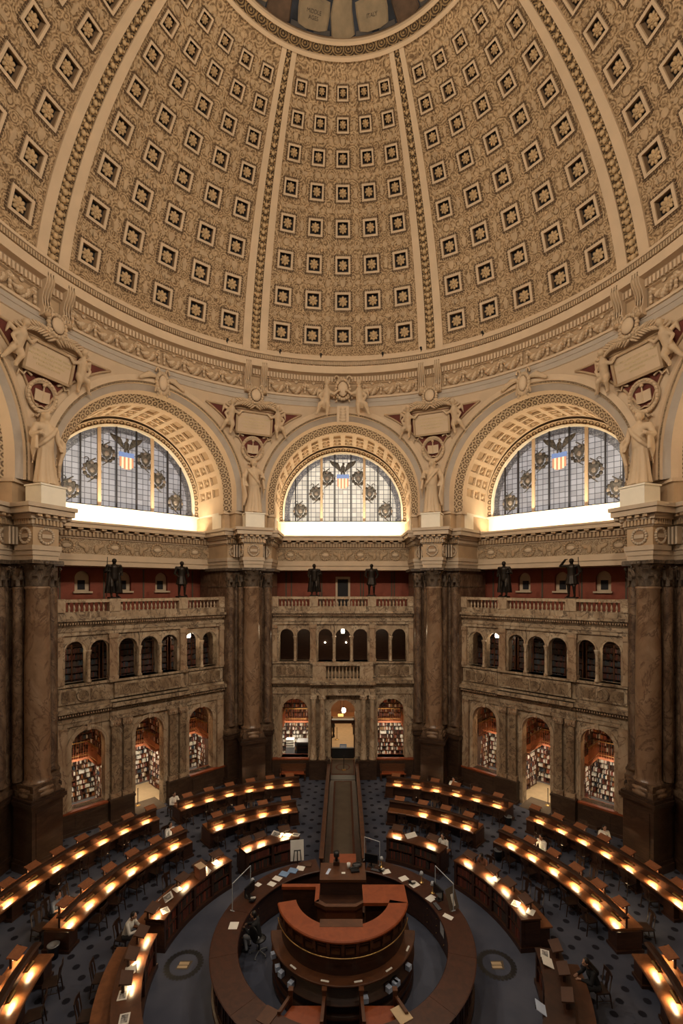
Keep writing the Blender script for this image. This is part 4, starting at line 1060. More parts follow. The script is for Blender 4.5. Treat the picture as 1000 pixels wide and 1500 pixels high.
# ------------------------------------------------------------------ corner piers
def c2(side, s, n):
    """bay point next to a corner -> corner plan (t, R); side +1 is the bay on the right, whose end near the corner has s<0"""
    a = radians(22.5)
    return (side*(-s*cos(a)*1.0 + n*sin(a)) if False else side*(n*sin(a) - s*cos(a)), n*cos(a) + s*sin(a))
def plan(c, f, g=0.0):
    """half pier outline mirrored; c half width and front of the middle block, f front n of the flanking pilaster, all pushed out by g"""
    cw, cf = c
    r = [(cw + g, cf - g), (cw + g, 15.75 - g*.2)]
    r += [c2(1, 5.62 + 0*g, f - g), c2(1, 4.72 - g, f - g), c2(1, 4.72 - g, 17.6), c2(1, 4.9, 19.0)]
    # c2 uses distance from the bay middle, so larger s lies nearer the corner
    r = [(max(x, .02), y) for x, y in r]
    return [(-x, y) for x, y in r[::-1]] + r
def acanthus(mb, c, r, z0, h, n=8, mat=0):
    for tier, (zz, hh, rr, off) in enumerate(((0, .5, 1.0, 0), (.28, .52, 1.02, .5))):
        for k in range(n):
            a = 2*pi*(k + off)/n; d = Vector((cos(a), sin(a), 0)); q = Vector((-sin(a), cos(a), 0)); P = []
            for i in range(5):
                u = i/4; out = r*rr*(1.0 + .05*u + .42*max(0, u - .6)**1.2*2); zc = z0 + h*(zz + hh*(u - .25*max(0, u - .75)*2)); w = r*.34*(1 - .35*u)
                P.append([Vector((c[0], c[1], zc)) + d*(out + (.05*r if abs(j) < .5 else 0)) + q*(w*j) for j in (-1, 0, 1)])
            mb.grid(P, mat)
    for k in range(4):
        a = pi/4 + pi/2*k; d = Vector((cos(a), sin(a), 0))
        mb.path([Vector((c[0], c[1], z0 + h*.82)) + d*(r*(1.30 + .17*cos(t)*(1 - t/9))) + Vector((0, 0, r*.24*sin(t)*(1 - t/9))) for t in [j*.7 for j in range(9)]], r*.09, 6, mat)
def pier_parts():
    out = []
    def put(n, mb, mats):
        me = mb.mesh(n, mats); bm = bmesh.new(); bm.from_mesh(me); bmesh.ops.recalc_face_normals(bm, faces=bm.faces); bm.to_mesh(me); bm.free(); out.append((n, me))
    CB = (.72, 14.5); FN = 15.12
    mb = MB()
    for z0, z1, g in ((0, .35, .12), (.35, .5, .06), (.5, 2.85, 0), (2.85, 2.95, .05), (2.95, 3.12, .12), (3.12, 3.25, .06)): mb.prism(plan(CB, FN, g), z0, z1, 0)
    mb.box(-.55, .55, 14.47, 14.6, .7, 2.65, 0)
    put('pedestal', mb, [MT['marble_dark'], MT['marble_brown']])
    mb = MB()
    for z0, z1, g in ((3.25, 3.5, .10), (3.5, 3.7, .04), (3.7, 3.82, .07)): mb.prism(plan((.55, 14.65), FN + .02, g), z0, z1, 0)
    for z0, z1, g in ((3.25, 13.92, 0),): mb.prism([(x, y) for x, y in plan((.40, 15.62), FN + .1, 0)], 3.8, z1, 0)
    for sx in (-1, 1):       # rounded shafts clustered in the recesses
        for s, n, r in ((5.0, 15.22, .27), (5.48, 15.32, .20)):
            t, R = c2(1, s, n); mb.lathe([(r*1.2, 3.8), (r*1.2, 3.9), (r, 4.0), (r*.92, 12.7)], 16, (sx*t, R), 0)
        mb.lathe([(.22, 3.9), (.2, 12.7)], 14, (sx*.56, 15.72), 0)
    put('flanking_shaft', mb, [MT['marble_brown']])
    mb = MB(); c = (0, 15.2)
    mb.lathe([(.62, 3.25), (.72, 3.25), (.72, 3.42), (.66, 3.46), (.70, 3.54), (.68, 3.62), (.58, 3.66), (.56, 3.72), (.61, 3.80), (.58, 3.88), (.53, 3.92), (.52, 4.1), (.525, 7.0), (.51, 9.5), (.465, 12.58), (.50, 12.62), (.52, 12.68), (.48, 12.72), (.45, 12.74)], 36, c)
    put('column_shaft', mb, [MT['shaft_marble']])
    mb = MB()
    mb.lathe([(.46, 12.72), (.47, 13.2), (.55, 13.62), (.66, 13.74)], 24, c); acanthus(mb, c, .46, 12.74, 1.05)
    mb.prism([(-.74, 14.46), (-.3, 14.58), (.3, 14.58), (.74, 14.46), (.62, 14.9), (.62, 15.5), (.74, 15.94), (-.74, 15.94), (-.62, 15.5), (-.62, 14.9)], 13.76, 13.92, 0)
    mb.ball((0, 14.55, 13.8), (.14, .1, .12), 8, 5)
    for sx in (-1, 1):
        for s, n, r in ((5.0, 15.22, .27), (5.48, 15.32, .20)):
            t, R = c2(1, s, n); acanthus(mb, (sx*t, R), r*1.1, 12.74, 1.0, 6)
        acanthus(mb, (sx*.56, 15.72), .24, 12.74, 1.0, 6)
    for z0, z1, g in ((12.68, 12.76, .05), (13.74, 13.92, .22)): mb.prism(plan((.40, 15.62), FN + .1, g), z0, z1, 0)
    put('capital', mb, [MT['bronze_stone']])
    mb = MB(); EB = (.60, 14.62)
    for z0, z1, g in ((13.92, 14.14, 0), (14.14, 14.36, .04), (14.36, 14.58, .09)): mb.prism(plan(EB, FN - .02, g), z0, z1, 0)
    put('architrave', mb, [MT['cream_dim']])
    mb = MB(); mb.prism(plan(EB, FN, .0), 14.58, 15.42, 0)
    def medal(M):
        for q in range(18): mb.ball(M @ Vector((.33*cos(2*pi*q/18), .33*sin(2*pi*q/18), .03)), .075, 6, 4, 1)
        mb.add([M @ Vector((.27*cos(2*pi*q/18), .27*sin(2*pi*q/18), .03)) for q in range(18)], [tuple(range(18))], 2)
        mb.box(-.22, .22, -.09, .09, 0, .07, 1, M)
    up = Matrix.Rotation(pi/2, 4, 'X')
    medal(Matrix.Translation((0, 14.62, 15.0)) @ up)
    for sx in (-1, 1):
        medal(Matrix.Translation((sx*.60, 15.1, 15.0)) @ Matrix.Rotation(sx*pi/2, 4, 'Z') @ up)
        t, R = c2(1, 5.17, FN); medal(Matrix.Translation((sx*t, R, 15.0)) @ Matrix.Rotation(-sx*radians(22.5), 4, 'Z') @ up @ Matrix.Scale(.95, 4))
        for k in range(3):
            x = .72 + .16*k
            mb.box(sx*x - .04, sx*x + .04, 15.5, 16.2, 14.62, 15.40, 1)
    put('frieze_block', mb, [MT['tan'], MT['cream_dim'], MT['tan_dark']])
    mb = MB()
    for z0, z1, g in ((15.42, 15.5, .06), (15.5, 15.74, .12), (15.74, 15.84, .22), (15.84, 15.96, .26), (15.96, 16.22, .48), (16.22, 16.40, .56)): mb.prism(plan(EB, FN, g), z0, z1, 0)
    put('cornice', mb, [MT['cream_dim']])
    mb = MB()
    for k in range(8): x = -.60 + .162*k; mb.box(x, x + .09, 14.42, 14.6, 15.5, 15.74, 0)
    for k in range(4): x = -.66 + .36*k; mb.box(x, x + .2, 14.2, 14.5, 15.84, 15.96, 0)
    for sx in (-1, 1):
        for k in range(6):
            t, R = c2(1, 4.72 + .155*k, FN - .17); M = Matrix.Translation((sx*t, R, 0)) @ Matrix.Rotation(-sx*radians(22.5), 4, 'Z'); mb.box(-.045, .045, -.05, .1, 15.5, 15.74, 0, M)
        for k in range(3):
            t, R = c2(1, 4.6 + .4*k, FN - .34); M = Matrix.Translation((sx*t, R, 0)) @ Matrix.Rotation(-sx*radians(22.5), 4, 'Z'); mb.box(-.1, .1, -.1, .15, 15.84, 15.96, 0, M)
        for k in range(7): mb.box(sx*.72 - .05, sx*.72 + .05, 14.65 + .15*k, 14.74 + .15*k, 15.5, 15.74, 0)
    put('dentil_course', mb, [MT['tan']])
    return out
MT['bronze_stone'] = marble('dark_capital_stone', (.045, .03, .02), (.10, .07, .048), (.20, .145, .098), (.03, .02, .014), 3, .5)
MT['cream_dim'] = plain('weathered_cream_stone', (.47, .37, .27), .65, vs=1.5, var=.10)
pp = pier_parts()
PIERLAB = {-67.5: 'clustered marble pier at the left edge, carrying the statue with a staff and book', -22.5: 'clustered brown marble pier between the left arcade and the portal arcade',
           22.5: 'clustered brown marble pier between the portal arcade and the right arcade', 67.5: 'clustered marble pier at the right edge, nearest the seated woman in jeans'}
PIERLAB[-67.5] = 'clustered marble pier at the left edge of the photo, its base beside the long desk'
for c in (-67.5, -22.5, 22.5, 67.5):
    pr = empty('corner_pier', (0, 0, 0), -radians(c), label=PIERLAB[c], cat='pillar', group='clustered corner piers')
    pr.location = polar(15.2, c)
    for nm, me in pp:
        o = bpy.data.objects.new(nm, me); COL.objects.link(o); o.parent = pr; o.location = (0, -15.2, 0)
# plaster statues on white pedestals over the piers
STL = {-67.5: 'large plaster robed statue above the pier at the left edge', -22.5: 'plaster robed statue above the pier just left of the middle arch',
       22.5: 'plaster robed statue above the pier just right of the middle arch', 67.5: 'large plaster robed statue above the pier at the right edge'}
for c in (-67.5, -22.5, 22.5, 67.5):
    st = empty('plaster_statue', polar(14.6, c, 16.4), -radians(c), label=STL[c], cat='statue', group='plaster statues over the piers')
    mb = MB(); mb.box(-.58, .58, -.5, .55, 0, .82); mb.box(-.62, .62, -.54, .59, .82, .9); mb.build('plinth', [MT['statue_plinth'] if 'statue_plinth' in MT else MT['white']], st)
    b = bpy.data.objects.new('draped_figure', robed_me if c in (-22.5, 67.5) else robed2_me); COL.objects.link(b); b.parent = st
    if not b.data.materials: b.data.materials.append(MT['plaster'])
    b.location = (0, 0, .9); b.scale = (3.5 if c in (-22.5, 67.5) else -3.5, 3.2, 3.4)
# bronze men on the gallery balustrades
BR = [(-45, -1.93, 2, 'bronze statue with a long staff, on the left balustrade nearest the left edge', -1), (-45, 1.93, 1, 'bronze statue on the left balustrade, nearest the middle pier', 1),
      (0, -1.93, 0, 'hooded bronze statue standing left of the red gallery doorway', 1), (0, 1.93, 1, 'bronze statue in a short coat standing right of the red gallery doorway', 1),
      (45, -1.93, 0, 'cloaked bronze statue on the right balustrade, nearest the middle pier', 1), (45, 1.93, 3, 'bronze statue with arm raised to its brow, on the right balustrade', 1)]
for phi, s, k, lab, mir in BR:
    st = empty('bronze_statue', bw(phi, s, 15.7, ZR + .03), -radians(phi), label=lab, cat='statue', group='bronze statues along the gallery balustrades')
    mb = MB(); mb.box(-.28, .28, -.22, .22, 0, .07); mb.build('plinth', [MT['bronze']], st)
    b = bpy.data.objects.new('bronze_figure', MAN[k]); COL.objects.link(b); b.parent = st
    if not b.data.materials: b.data.materials.append(MT['bronze'])
    b.location = (0, 0, .07); b.scale = (2.6*mir, 2.3, 2.13)

# ================================================================== READING DESKS
def T(loc, rz=0): return Matrix.Translation(loc) @ Matrix.Rotation(rz, 4, 'Z')
class Rel:
    """meshes drawn in room coordinates but hung on an empty that stands at base"""
    def __init__(s, root): s.root = root
    def put(s, name, mb, mats, label=None):
        o = mb.build(name, mats, s.root); o.matrix_parent_inverse = Matrix.Translation(-Vector(s.root.location)); tag(o, label); return o
def sub(o, par):
    """hang a part on another part of the same thing, where it is"""
    inv = par.matrix_parent_inverse @ par.matrix_basis if par.parent else par.matrix_basis
    o.matrix_parent_inverse = inv.inverted() @ o.matrix_parent_inverse; o.parent = par; return o
def arc_desk(a0, a1, R0, Rr, R1, label, group, mid=None):
    """double reading desk: inner and outer tops with a dark ridge board between; mahogany pedestals underneath"""
    d = empty('reading_desk', polar((R0 + R1)/2, (a0 + a1)/2), label=label, cat='desk', group=group); r = Rel(d); n = max(6, int((a1 - a0)/1.5))
    prof = lambda x0, x1: [(x0, .71), (x1, .71), (x1, .76), (x1 - .02, .78), (x0 + .02, .78), (x0, .76)]
    mb = MB(); mb.arc(prof(R0, Rr), a0, a1, n); r.put('inner_desktop', mb, [MT['wood_desk']])
    mb = MB(); mb.arc(prof(Rr + .001, R1), a0, a1, n); r.put('outer_desktop', mb, [MT['wood_desk']])
    mb = MB(); mb.abox(Rr - .03, Rr + .05, a0, a1, .78, 1.12, n); rb = r.put('ridge_board', mb, [MT['wood_dark']])
    mb = MB(); mb.arc([(Rr - .14, 1.12), (Rr + .12, 1.12), (Rr + .12, 1.145), (Rr + .05, 1.175), (Rr - .07, 1.175), (Rr - .14, 1.145)], a0, a1, n); sub(r.put('ridge_cap', mb, [MT['wood_dark']]), rb)
    mb = MB(); mb.abox(Rr - .06, Rr + .08, a0 + .4, a1 - .4, .12, .71, n); r.put('modesty_panel', mb, [MT['wood_dark']])
    k = max(2, int(round((a1 - a0)*R0/57.3/1.9)))
    for i in range(k + 1):
        a = a0 + .9 + (a1 - a0 - 1.8)*i/k; w = 13/R0
        mb = MB(); mb.abox(R0 + .12, R1 - .12, a - w, a + w, .08, .71, 2); mb.abox(R0 + .08, R1 - .08, a - w*1.25, a + w*1.25, 0, .10, 2); r.put('pedestal', mb, [MT['wood_dark']])
    return d
SIDE = {-1: 'left', 1: 'right'}
D3A, D3B, D2A, D2B, D2C = (11.8, 43.2), (48.4, 88), (14.8, 42.2), (48.6, 86), (92.5, 122)
def mir(rng, s): return (rng[0], rng[1]) if s > 0 else (-rng[1], -rng[0])
DESKS = []
for s in (-1, 1):
    w = SIDE[s]
    DESKS += [arc_desk(*mir(D3A, s), 12.6, 13.02, 13.75, f'longer back desk of the far {w} block, with six lit places beside the carpet aisle', 'double reading desks'),
              arc_desk(*mir(D3B, s), 12.6, 13.02, 13.75, f'outermost long curved desk in front of the {w} alcove arches, running out of the frame', 'double reading desks'),
              arc_desk(*mir(D2A, s), 9.4, 9.92, 10.55, f'shorter second-row desk of the far {w} block, behind the far bookcase', 'double reading desks'),
              arc_desk(*mir(D2B, s), 9.4, 9.92, 10.55, f'second-row long curved desk on the {w}, behind the long {w} bookcase', 'double reading desks'),
              arc_desk(*mir(D2C, s), 9.4, 9.92, 10.55, f'second-row curved desk cut by the bottom {w} corner of the photo', 'double reading desks')]

# ------------------------------------------------------------------ lamps
MT['hood'] = wood('hood_mahogany', (.24, .085, .035), (.36, .14, .06), 2, .5, (2, 2, 2))
def make_inner_lamp():
    """brass trough lamp hung under the ridge cap; local +y looks outwards, origin at the ridge foot on the desktop"""
    d = empty('desk_lamp', (0, 0, 0))
    mb = MB(); P = []
    for x in (-.21, .21): P.append([(x, -.16 + .075*cos(t), .19 + .05*sin(t)) for t in [pi*k/8 for k in range(9)]])
    mb.grid(P); mb.poly(P[0]); mb.poly(P[1]); hd = mb.build('hood', [MT['brass']], d)
    mb = MB(); mb.tube((-.19, -.16, .195), (.19, -.16, .195), .016, n=8); mb.build('tube', [MT['tube']], hd)
    mb = MB(); mb.tube((0, -.03, .22), (0, -.12, .22), .014, n=6); mb.build('bracket', [MT['brass']], d)
    lamp('lamp_light', 'AREA', Vector((0, -.18, .165)), LAMP_IN, (1, .72, .38), .30, .08, (radians(-6), 0, 0), parent=d, spread=125)
    return d
def make_outer_lamp():
    """slanting wooden lamp hood standing on the outer desktop with a lit slit below it"""
    d = empty('reading_lamp', (0, 0, 0))
    mb = MB(); M = Matrix.Translation((0, .42, .31)) @ Matrix.Rotation(radians(16), 4, 'X')
    mb.box(-.26, .26, -.15, .17, -.012, .028, 0, M); mb.box(-.27, .27, .15, .19, -.03, .035, 0, M); hd = mb.build('hood', [MT['hood']], d)
    for x in (-.2, .2):
        mb = MB(); mb.box(x - .02, x + .02, .46, .54, 0, .31); mb.build('upright', [MT['wood_dark']], d)
    mb = MB(); mb.tube((-.2, .44, .25), (.2, .44, .25), .012, n=8); mb.build('tube', [MT['tube']], hd)
    lamp('lamp_light', 'AREA', Vector((0, .40, .225)), LAMP_OUT, (1, .72, .38), .38, .06, (radians(14), 0, 0), parent=d)
    return d
LAMP_IN, LAMP_OUT = 11, 7
lamp_i, lamp_o = make_inner_lamp(), make_outer_lamp()
def make_top_lamp():
    d = empty('reading_lamp', (0, 0, 0))
    mb = MB(); M = Matrix.Translation((0, .30, .25)) @ Matrix.Rotation(radians(16), 4, 'X')
    mb.box(-.26, .26, -.16, .17, -.012, .028, 0, M); mb.box(-.27, .27, .15, .19, -.03, .035, 0, M); hd = mb.build('hood', [MT['leather']], d)
    for x in (-.2, .2):
        mb = MB(); mb.box(x - .02, x + .02, .34, .42, 0, .22); mb.build('upright', [MT['wood_dark']], d)
    mb = MB(); mb.tube((-.2, .24, .19), (.2, .24, .19), .012, n=8); mb.build('tube', [MT['tube']], hd)
    lamp('lamp_light', 'AREA', Vector((0, .17, .17)), 10.0, (1, .72, .38), .36, .06, (radians(-12), 0, 0), parent=d, spread=130)
    return d
lamp_t = make_top_lamp()
used = {}
def place(proto, loc, rz, label, group, cat):
    o = proto if proto.name not in used else dup(proto)
    used[proto.name] = 1
    o.location = loc; o.rotation_euler = (0, 0, rz); o['label'] = label; o['group'] = group; o['category'] = cat
    return o
LI, LO = [], []
def inner_lamp(R, a, z, where):
    o = place(lamp_i, polar(R, a, z), face_out(a), f'brass desk lamp glowing on the inner side of the {where}', 'desk lamps, ' + where, 'lamp'); LI.append(o); return o
def outer_lamp(R, a, z, where):
    o = place(lamp_o, polar(R, a, z), face_out(a), f'slanted wooden lamp hood on the outer side of the {where}', 'slanted hoods, ' + where, 'lamp'); LO.append(o); return o
A3 = [14.9, 20, 25.1, 30.4, 35.6, 40.8]; A3s = [51.2, 56.3, 61.2, 66.2, 71.1, 76, 80.9]; A2 = [18.5, 25.6, 32.5, 39.3]; A2s = [53, 59.3, 65.8, 72.2, 78.4, 84.3]; A2n = [97, 103.3, 109.6, 115.9]
for s in (-1, 1):
    w = SIDE[s]
    for a in A3: inner_lamp(13.02, s*a, .78, f'far {w} back desk'); outer_lamp(13.02, s*(a - .8), .78, f'far {w} back desk')
    for a in A3s: inner_lamp(13.02, s*a, .78, f'outermost {w} desk'); outer_lamp(13.02, s*(a - 2.4), .78, f'outermost {w} desk')
    for a in A2:
        if s > 0 and a == 18.5: outer_lamp(9.92, s*(a - 1), .78, f'far {w} second-row desk'); continue
        inner_lamp(9.92, s*a, .78, f'far {w} second-row desk'); outer_lamp(9.92, s*(a - 1), .78, f'far {w} second-row desk')
    for a in A2s: inner_lamp(9.92, s*a, .78, f'second-row long {w} desk'); outer_lamp(9.92, s*(a - 3.1), .78, f'second-row long {w} desk')
    for a in A2n: inner_lamp(9.92, s*a, .78, f'bottom {w} corner desk'); outer_lamp(9.92, s*(a - 2.6), .78, f'bottom {w} corner desk')

# ------------------------------------------------------------------ bookcases of the inner ring, each with a lower desk behind
BOOKS = []          # (matrix, w, d, h, colour, where)
def ring_bookcase(a0, a1, R0, Rb, R1, label, bays, where, dark=False):  # dark: darker wood tones stand in for the missing lamplight
    d = empty('bookcase_desk', polar((R0 + R1)/2, (a0 + a1)/2), label=label, cat='bookcase', group='curved bookcase desks around the counter'); r = Rel(d); n = max(6, int((a1 - a0)/2))
    top = 1.15
    mb = MB(); mb.arc([(R0 - .04, top - .05), (Rb + .03, top - .05), (Rb + .03, top), (R0 - .04, top)], a0 - .2, a1 + .2, n); r.put('top', mb, [MT['mahogany'] if not dark else MT['wood_dark']])
    mb = MB(); mb.abox(R0 - .06, Rb + .04, a0 - .3, a1 + .3, 0, .16, n); r.put('base', mb, [MT['wood_dark']])
    mb = MB(); mb.abox(R0 + .30, Rb, a0, a1, .16, top - .05, n); r.put('back_panel', mb, [MT['wood_dark']])
    for k in range(bays + 1):
        a = a0 + (a1 - a0)*k/bays; w = 3.2/R0
        mb = MB(); aa = min(max(a, a0 + w), a1 - w); mb.abox(R0 - .02, R0 + .32, aa - w, aa + w, .16, top - .05, 1); r.put('upright', mb, [MT['wood_dark']])
    for z in (.62, 1.02):
        mb = MB(); mb.abox(R0, R0 + .32, a0, a1, z, z + .03, n); r.put('shelf', mb, [MT['wood_dark']])
    for aa in (a0 - .02, a1 - .35*6/R0*2 + .02*0):
        pass
    for aa in (a0, a1):
        mb = MB(); e = 1.2/R0; lo, hi = (aa - e, aa) if aa == a0 else (aa, aa + e)
        mb.abox(R0 + .1, Rb - .08, lo, hi, .28, top - .14, 1); r.put('end_panel', mb, [MT['wood_dark']])
    mb = MB(); mb.arc([(Rb, .72), (R1, .72), (R1, .77), (Rb, .77)], a0 + .5, a1 - .5, n); r.put('reading_top', mb, [MT['wood_desk'] if not dark else MT['mahogany']])
    for k in range(max(2, bays + 1)):
        a = a0 + 1.5 + (a1 - a0 - 3)*k/max(1, bays); mb = MB(); mb.abox(Rb, R1 - .08, a - .5, a + .5, 0, .72, 1); r.put('trestle', mb, [MT['wood_dark']])
    for k in range(bays):
        b0 = a0 + (a1 - a0)*k/bays + 4/R0; b1 = a0 + (a1 - a0)*(k + 1)/bays - 4/R0
        for z, hh in ((.17, .36), (.65, .30)):
            a = b0
            col = random.choice([1, 3])
            while a < b1 - .3:
                th = random.uniform(.045, .075); h = hh*random.uniform(.86, 1.0)
                am = a + math.degrees(th/2/R0)
                if random.random() > .05: BOOKS.append((T(polar(R0 + .05 + random.uniform(0, .02), am, z), face_out(am)), th*.93, .2, h, random.choice([col, col, col, 3, 1, 0]), where))
                a += math.degrees(th/R0)
                if random.random() < .03: col = random.choice([0, 1, 3, 3])
    return d
R1S = {}
for s in (-1, 1):
    w = SIDE[s]
    ring_bookcase(*mir((18.8, 42), s), 6.25, 6.92, 7.42, f'short curved bookcase with a reading top, {w} of the long carpeted passage', 2, f'far {w} bookcase')
    ring_bookcase(*mir((49, 84.4), s), 6.25, 6.92, 7.42, f'long curved bookcase with a reading top, on the {w} side of the counter', 4, f'long {w} bookcase')
    ring_bookcase(*mir((96, 124) if s > 0 else (90.5, 124), s), 6.22, 6.92, 7.48, 'curved reading desk with lit lamps and papers at the bottom left' if s < 0 else 'dark unlit curved desk with papers at the bottom right', 3, f'bottom {w} bookcase', dark=s > 0)
def top_lamp(R, a, where):
    o = place(lamp_t, polar(R, a, 1.15), face_out(a), f'slanted leather lamp hood glowing on top of the {where}', 'slanted hoods, ' + where, 'lamp'); LO.append(o); return o
TOPL = {(-1, 'far'): [-40, -34, -24], (1, 'far'): [22.5, 37], (-1, 'long'): [-52.5, -60, -68, -83], (1, 'long'): [53, 63, 70.5, 79], (-1, 'bottom'): [-92.5, -100.5, -108.5]}
for (s, kx), aa in TOPL.items():
    for a in aa: top_lamp(6.42 if kx != 'bottom' else 6.28, a, f'{kx} {SIDE[s]} bookcase')
for a in (97.5, 105, 113):   # unlit slanted stands on the dark desk
    d = empty('book_stand', polar(6.55, a, 1.15), face_out(a), label='unlit slanted wooden stand on the dark curved desk at the bottom right', cat='stand', group='unlit stands on the dark desk')
    mb = MB(); M = Matrix.Translation((0, .2, .24)) @ Matrix.Rotation(radians(16), 4, 'X'); mb.box(-.26, .26, -.15, .17, -.012, .028, 0, M); mb.build('board', [MT['leather']], d)
    mb = MB(); mb.box(-.2, -.16, .16, .24, 0, .24); mb.build('upright', [MT['wood_dark']], d); mb = MB(); mb.box(.16, .2, .16, .24, 0, .24); mb.build('upright', [MT['wood_dark']], d)

# ------------------------------------------------------------------ chairs
def make_chair():
    """origin on the floor below the seat centre, back rest at -y, sitter looks along +y"""
    d = empty('reading_chair', (0, 0, 0))
    mb = MB(); mb.prism([(-.21, -.2), (.21, -.2), (.235, .2), (.12, .235), (-.12, .235), (-.235, .2)], .43, .465); mb.build('seat', [MT['chair_wood']], d)
    for x, y in ((-.2, .19), (.2, .19)):
        mb = MB(); mb.tube((x, y, .44), (x*1.04, y*1.04, 0), .024, .018, 8); mb.build('leg', [MT['chair_wood']], d)
    for x in (-.19, .19):
        mb = MB(); mb.path([(x*1.03, -.27, 0), (x, -.21, .40), (x, -.20, .55), (x*1.02, -.27, .98)], [.018, .024, .022, .017], 8); mb.build('leg', [MT['chair_wood']], d)
    mb = MB()
    P = [[(-.21 + .07*k, -.275 - .04*sin(pi*k/6), z) for k in range(7)] for z in (.88, 1.0)]
    mb.grid(P); mb.grid([[(x, y + .025, z) for x, y, z in r] for r in P]); mb.grid([P[1], [(x, y + .025, z) for x, y, z in P[1]]]); mb.grid([P[0], [(x, y + .025, z) for x, y, z in P[0]]])
    rail = mb.build('top_rail', [MT['chair_wood']], d)
    mb = MB(); P = [[(x*w_, y, z) for x in (-1, 1)] for w_, y, z in ((.07, -.21, .47), (.05, -.225, .6), (.085, -.255, .78), (.07, -.275, .9))]
    mb.grid(P); mb.grid([[(x, y + .015, z) for x, y, z in r] for r in P]); mb.build('splat', [MT['chair_wood']], rail)
    mb = MB(); mb.tube((-.205, .19, .22), (-.2, -.24, .22), .012, n=6); mb.tube((.205, .19, .22), (.2, -.24, .22), .012, n=6); mb.tube((-.203, 0, .22), (.203, 0, .22), .012, n=6); mb.build('stretcher', [MT['chair_wood']], d)
    return d
chair0 = make_chair()
def chair(R, a, out, where, turn=0):
    """out: the sitter looks outwards (chair on the inner side of a desk)"""
    rz = (face_out(a) if out else face_in(a)) + turn
    return place(chair0, polar(R, a), rz, f'dark chair on the {"inner" if out else "outer"} side of the {where}', f'{"inner" if out else "outer"} chairs, {where}', 'chair')
for s in (-1, 1):
    w = SIDE[s]
    for a in A3[1:]: chair(12.42, s*(a + 1.0), True, f'far {w} back desk')
    for a in (22.5, 33): chair(14.05, s*a, False, f'far {w} back desk')
    for a in A3s[:6]: chair(12.42, s*(a + 1.2), True, f'outermost {w} desk', random.uniform(-.15, .15))
    for a in (51.6, 57.2): chair(14.12, s*a, False, f'outermost {w} desk', random.uniform(-.2, .2))
    for a in A2: chair(9.2, s*(a + 1.3), True, f'far {w} second-row desk', random.uniform(-.1, .1))
    for a in (27, 35): chair(10.85, s*a, False, f'far {w} second-row desk')
    for a in A2s[:5]: chair(9.2, s*(a + 1.5), True, f'second-row long {w} desk', random.uniform(-.15, .15))
    for a in ((66, 69.5) if s > 0 else (76.2,)) + (83.6,): chair(10.95, s*a, False, f'second-row long {w} desk', random.uniform(-.2, .2))
    for a in ((97, 104) if s < 0 else ()): chair(9.1, s*a, True, f'bottom {w} corner desk', .2)
    for a in ((64.6,) if s < 0 else (67.5, 72.5)): chair(7.75, s*a, False, f'long {w} bookcase', random.uniform(-.2, .2))
chair(7.72, -84.5, False, 'long left bookcase under the reader in white'); chair(7.65, -97.2, False, 'bottom left bookcase', .1); chair(7.65, -107, False, 'bottom left bookcase', -.1)
chair(7.95, 99.6, False, 'dark curved desk, behind the black coat', .2)
chair(7.75, -34.5, False, 'far left bookcase'); chair(7.8, 25, False, 'far right bookcase')
chair(10.9, 55.6, False, 'second-row long right desk by the white shirt')

# ------------------------------------------------------------------ small things on the desks
def flat(name, loc, rz, w, h, mat, label, cat, group=None, th=.012, tilt=0, extra=None):
    d = empty(name, loc, rz, label, cat, group)
    M = Matrix.Rotation(tilt, 4, 'X')
    mb = MB(); mb.box(-w/2, w/2, -h/2, h/2, 0, th, 0, M); mb.build('sheet' if cat in ('paper', 'sign') else 'board', [mat], d)
    if extra:
        mb = MB(); mb.box(-w/2 + extra, w/2 - extra, -h/2 + extra, h/2 - extra, th, th + .003, 0, M); mb.build('picture', [MT['print']], d)
    if tilt:
        mb = MB(); mb.box(-.02, .02, h/2*cos(tilt) - .02, h/2*cos(tilt) + .01, -h/2*sin(tilt)*0 - .001, h/2*sin(tilt)); mb.build('prop', [MT['black']], d)
    return d
def blot(x, y, z, rz, w, h, label, **k): return flat('paper_sheet', (x, y, z), rz, w, h, MT['paper'], label, 'paper', **k)
def on_top(v, lo=6.42, hi=6.75):
    R = hypot(v.x, v.y); k = min(max(R, lo), hi)/R; return Vector((v.x*k, v.y*k, v.z))
def at(px, py, z):
    d = (CAMZ - z)*FPX/(py - 860); return Vector(((px - 502)*d/FPX, d - CAMD, z))
# notices, pictures and papers, placed where they lie
THG = [('display_board', 217, 1312, 1.16, -1.0, .42, .5, 'black-edged display board with printed pictures on the long left bookcase', True, .4),
       ('display_board', 299, 1278, 1.16, -.75, .55, .42, 'white open display board beside a lamp on the far end of the long left bookcase', False, .6),
       ('display_board', 399, 1216, 1.16, -.5, .55, .4, 'white display board between the two lamps on the far left bookcase', True, .5),
       ('display_board', 603, 1226, 1.16, .45, .55, .4, 'white open board between the two lamps on the far right bookcase', False, .5),
       ('display_board', 186, 1424, 1.16, -1.25, .42, .55, 'tilted white notice with a small seal on the bottom left desk', False, .35),
       ('display_board', 806, 1411, 1.16, 1.35, .40, .52, 'tilted printed white notice on the dark desk at the bottom right', False, .35)]
for nm, px, py, z, rz, w, h, lab, pic, tl in THG:
    flat(nm, on_top(at(px, py, z)), rz, w, h, MT['paper'], lab, 'display board', 'small display boards', .015, tl, .06 if pic else None)
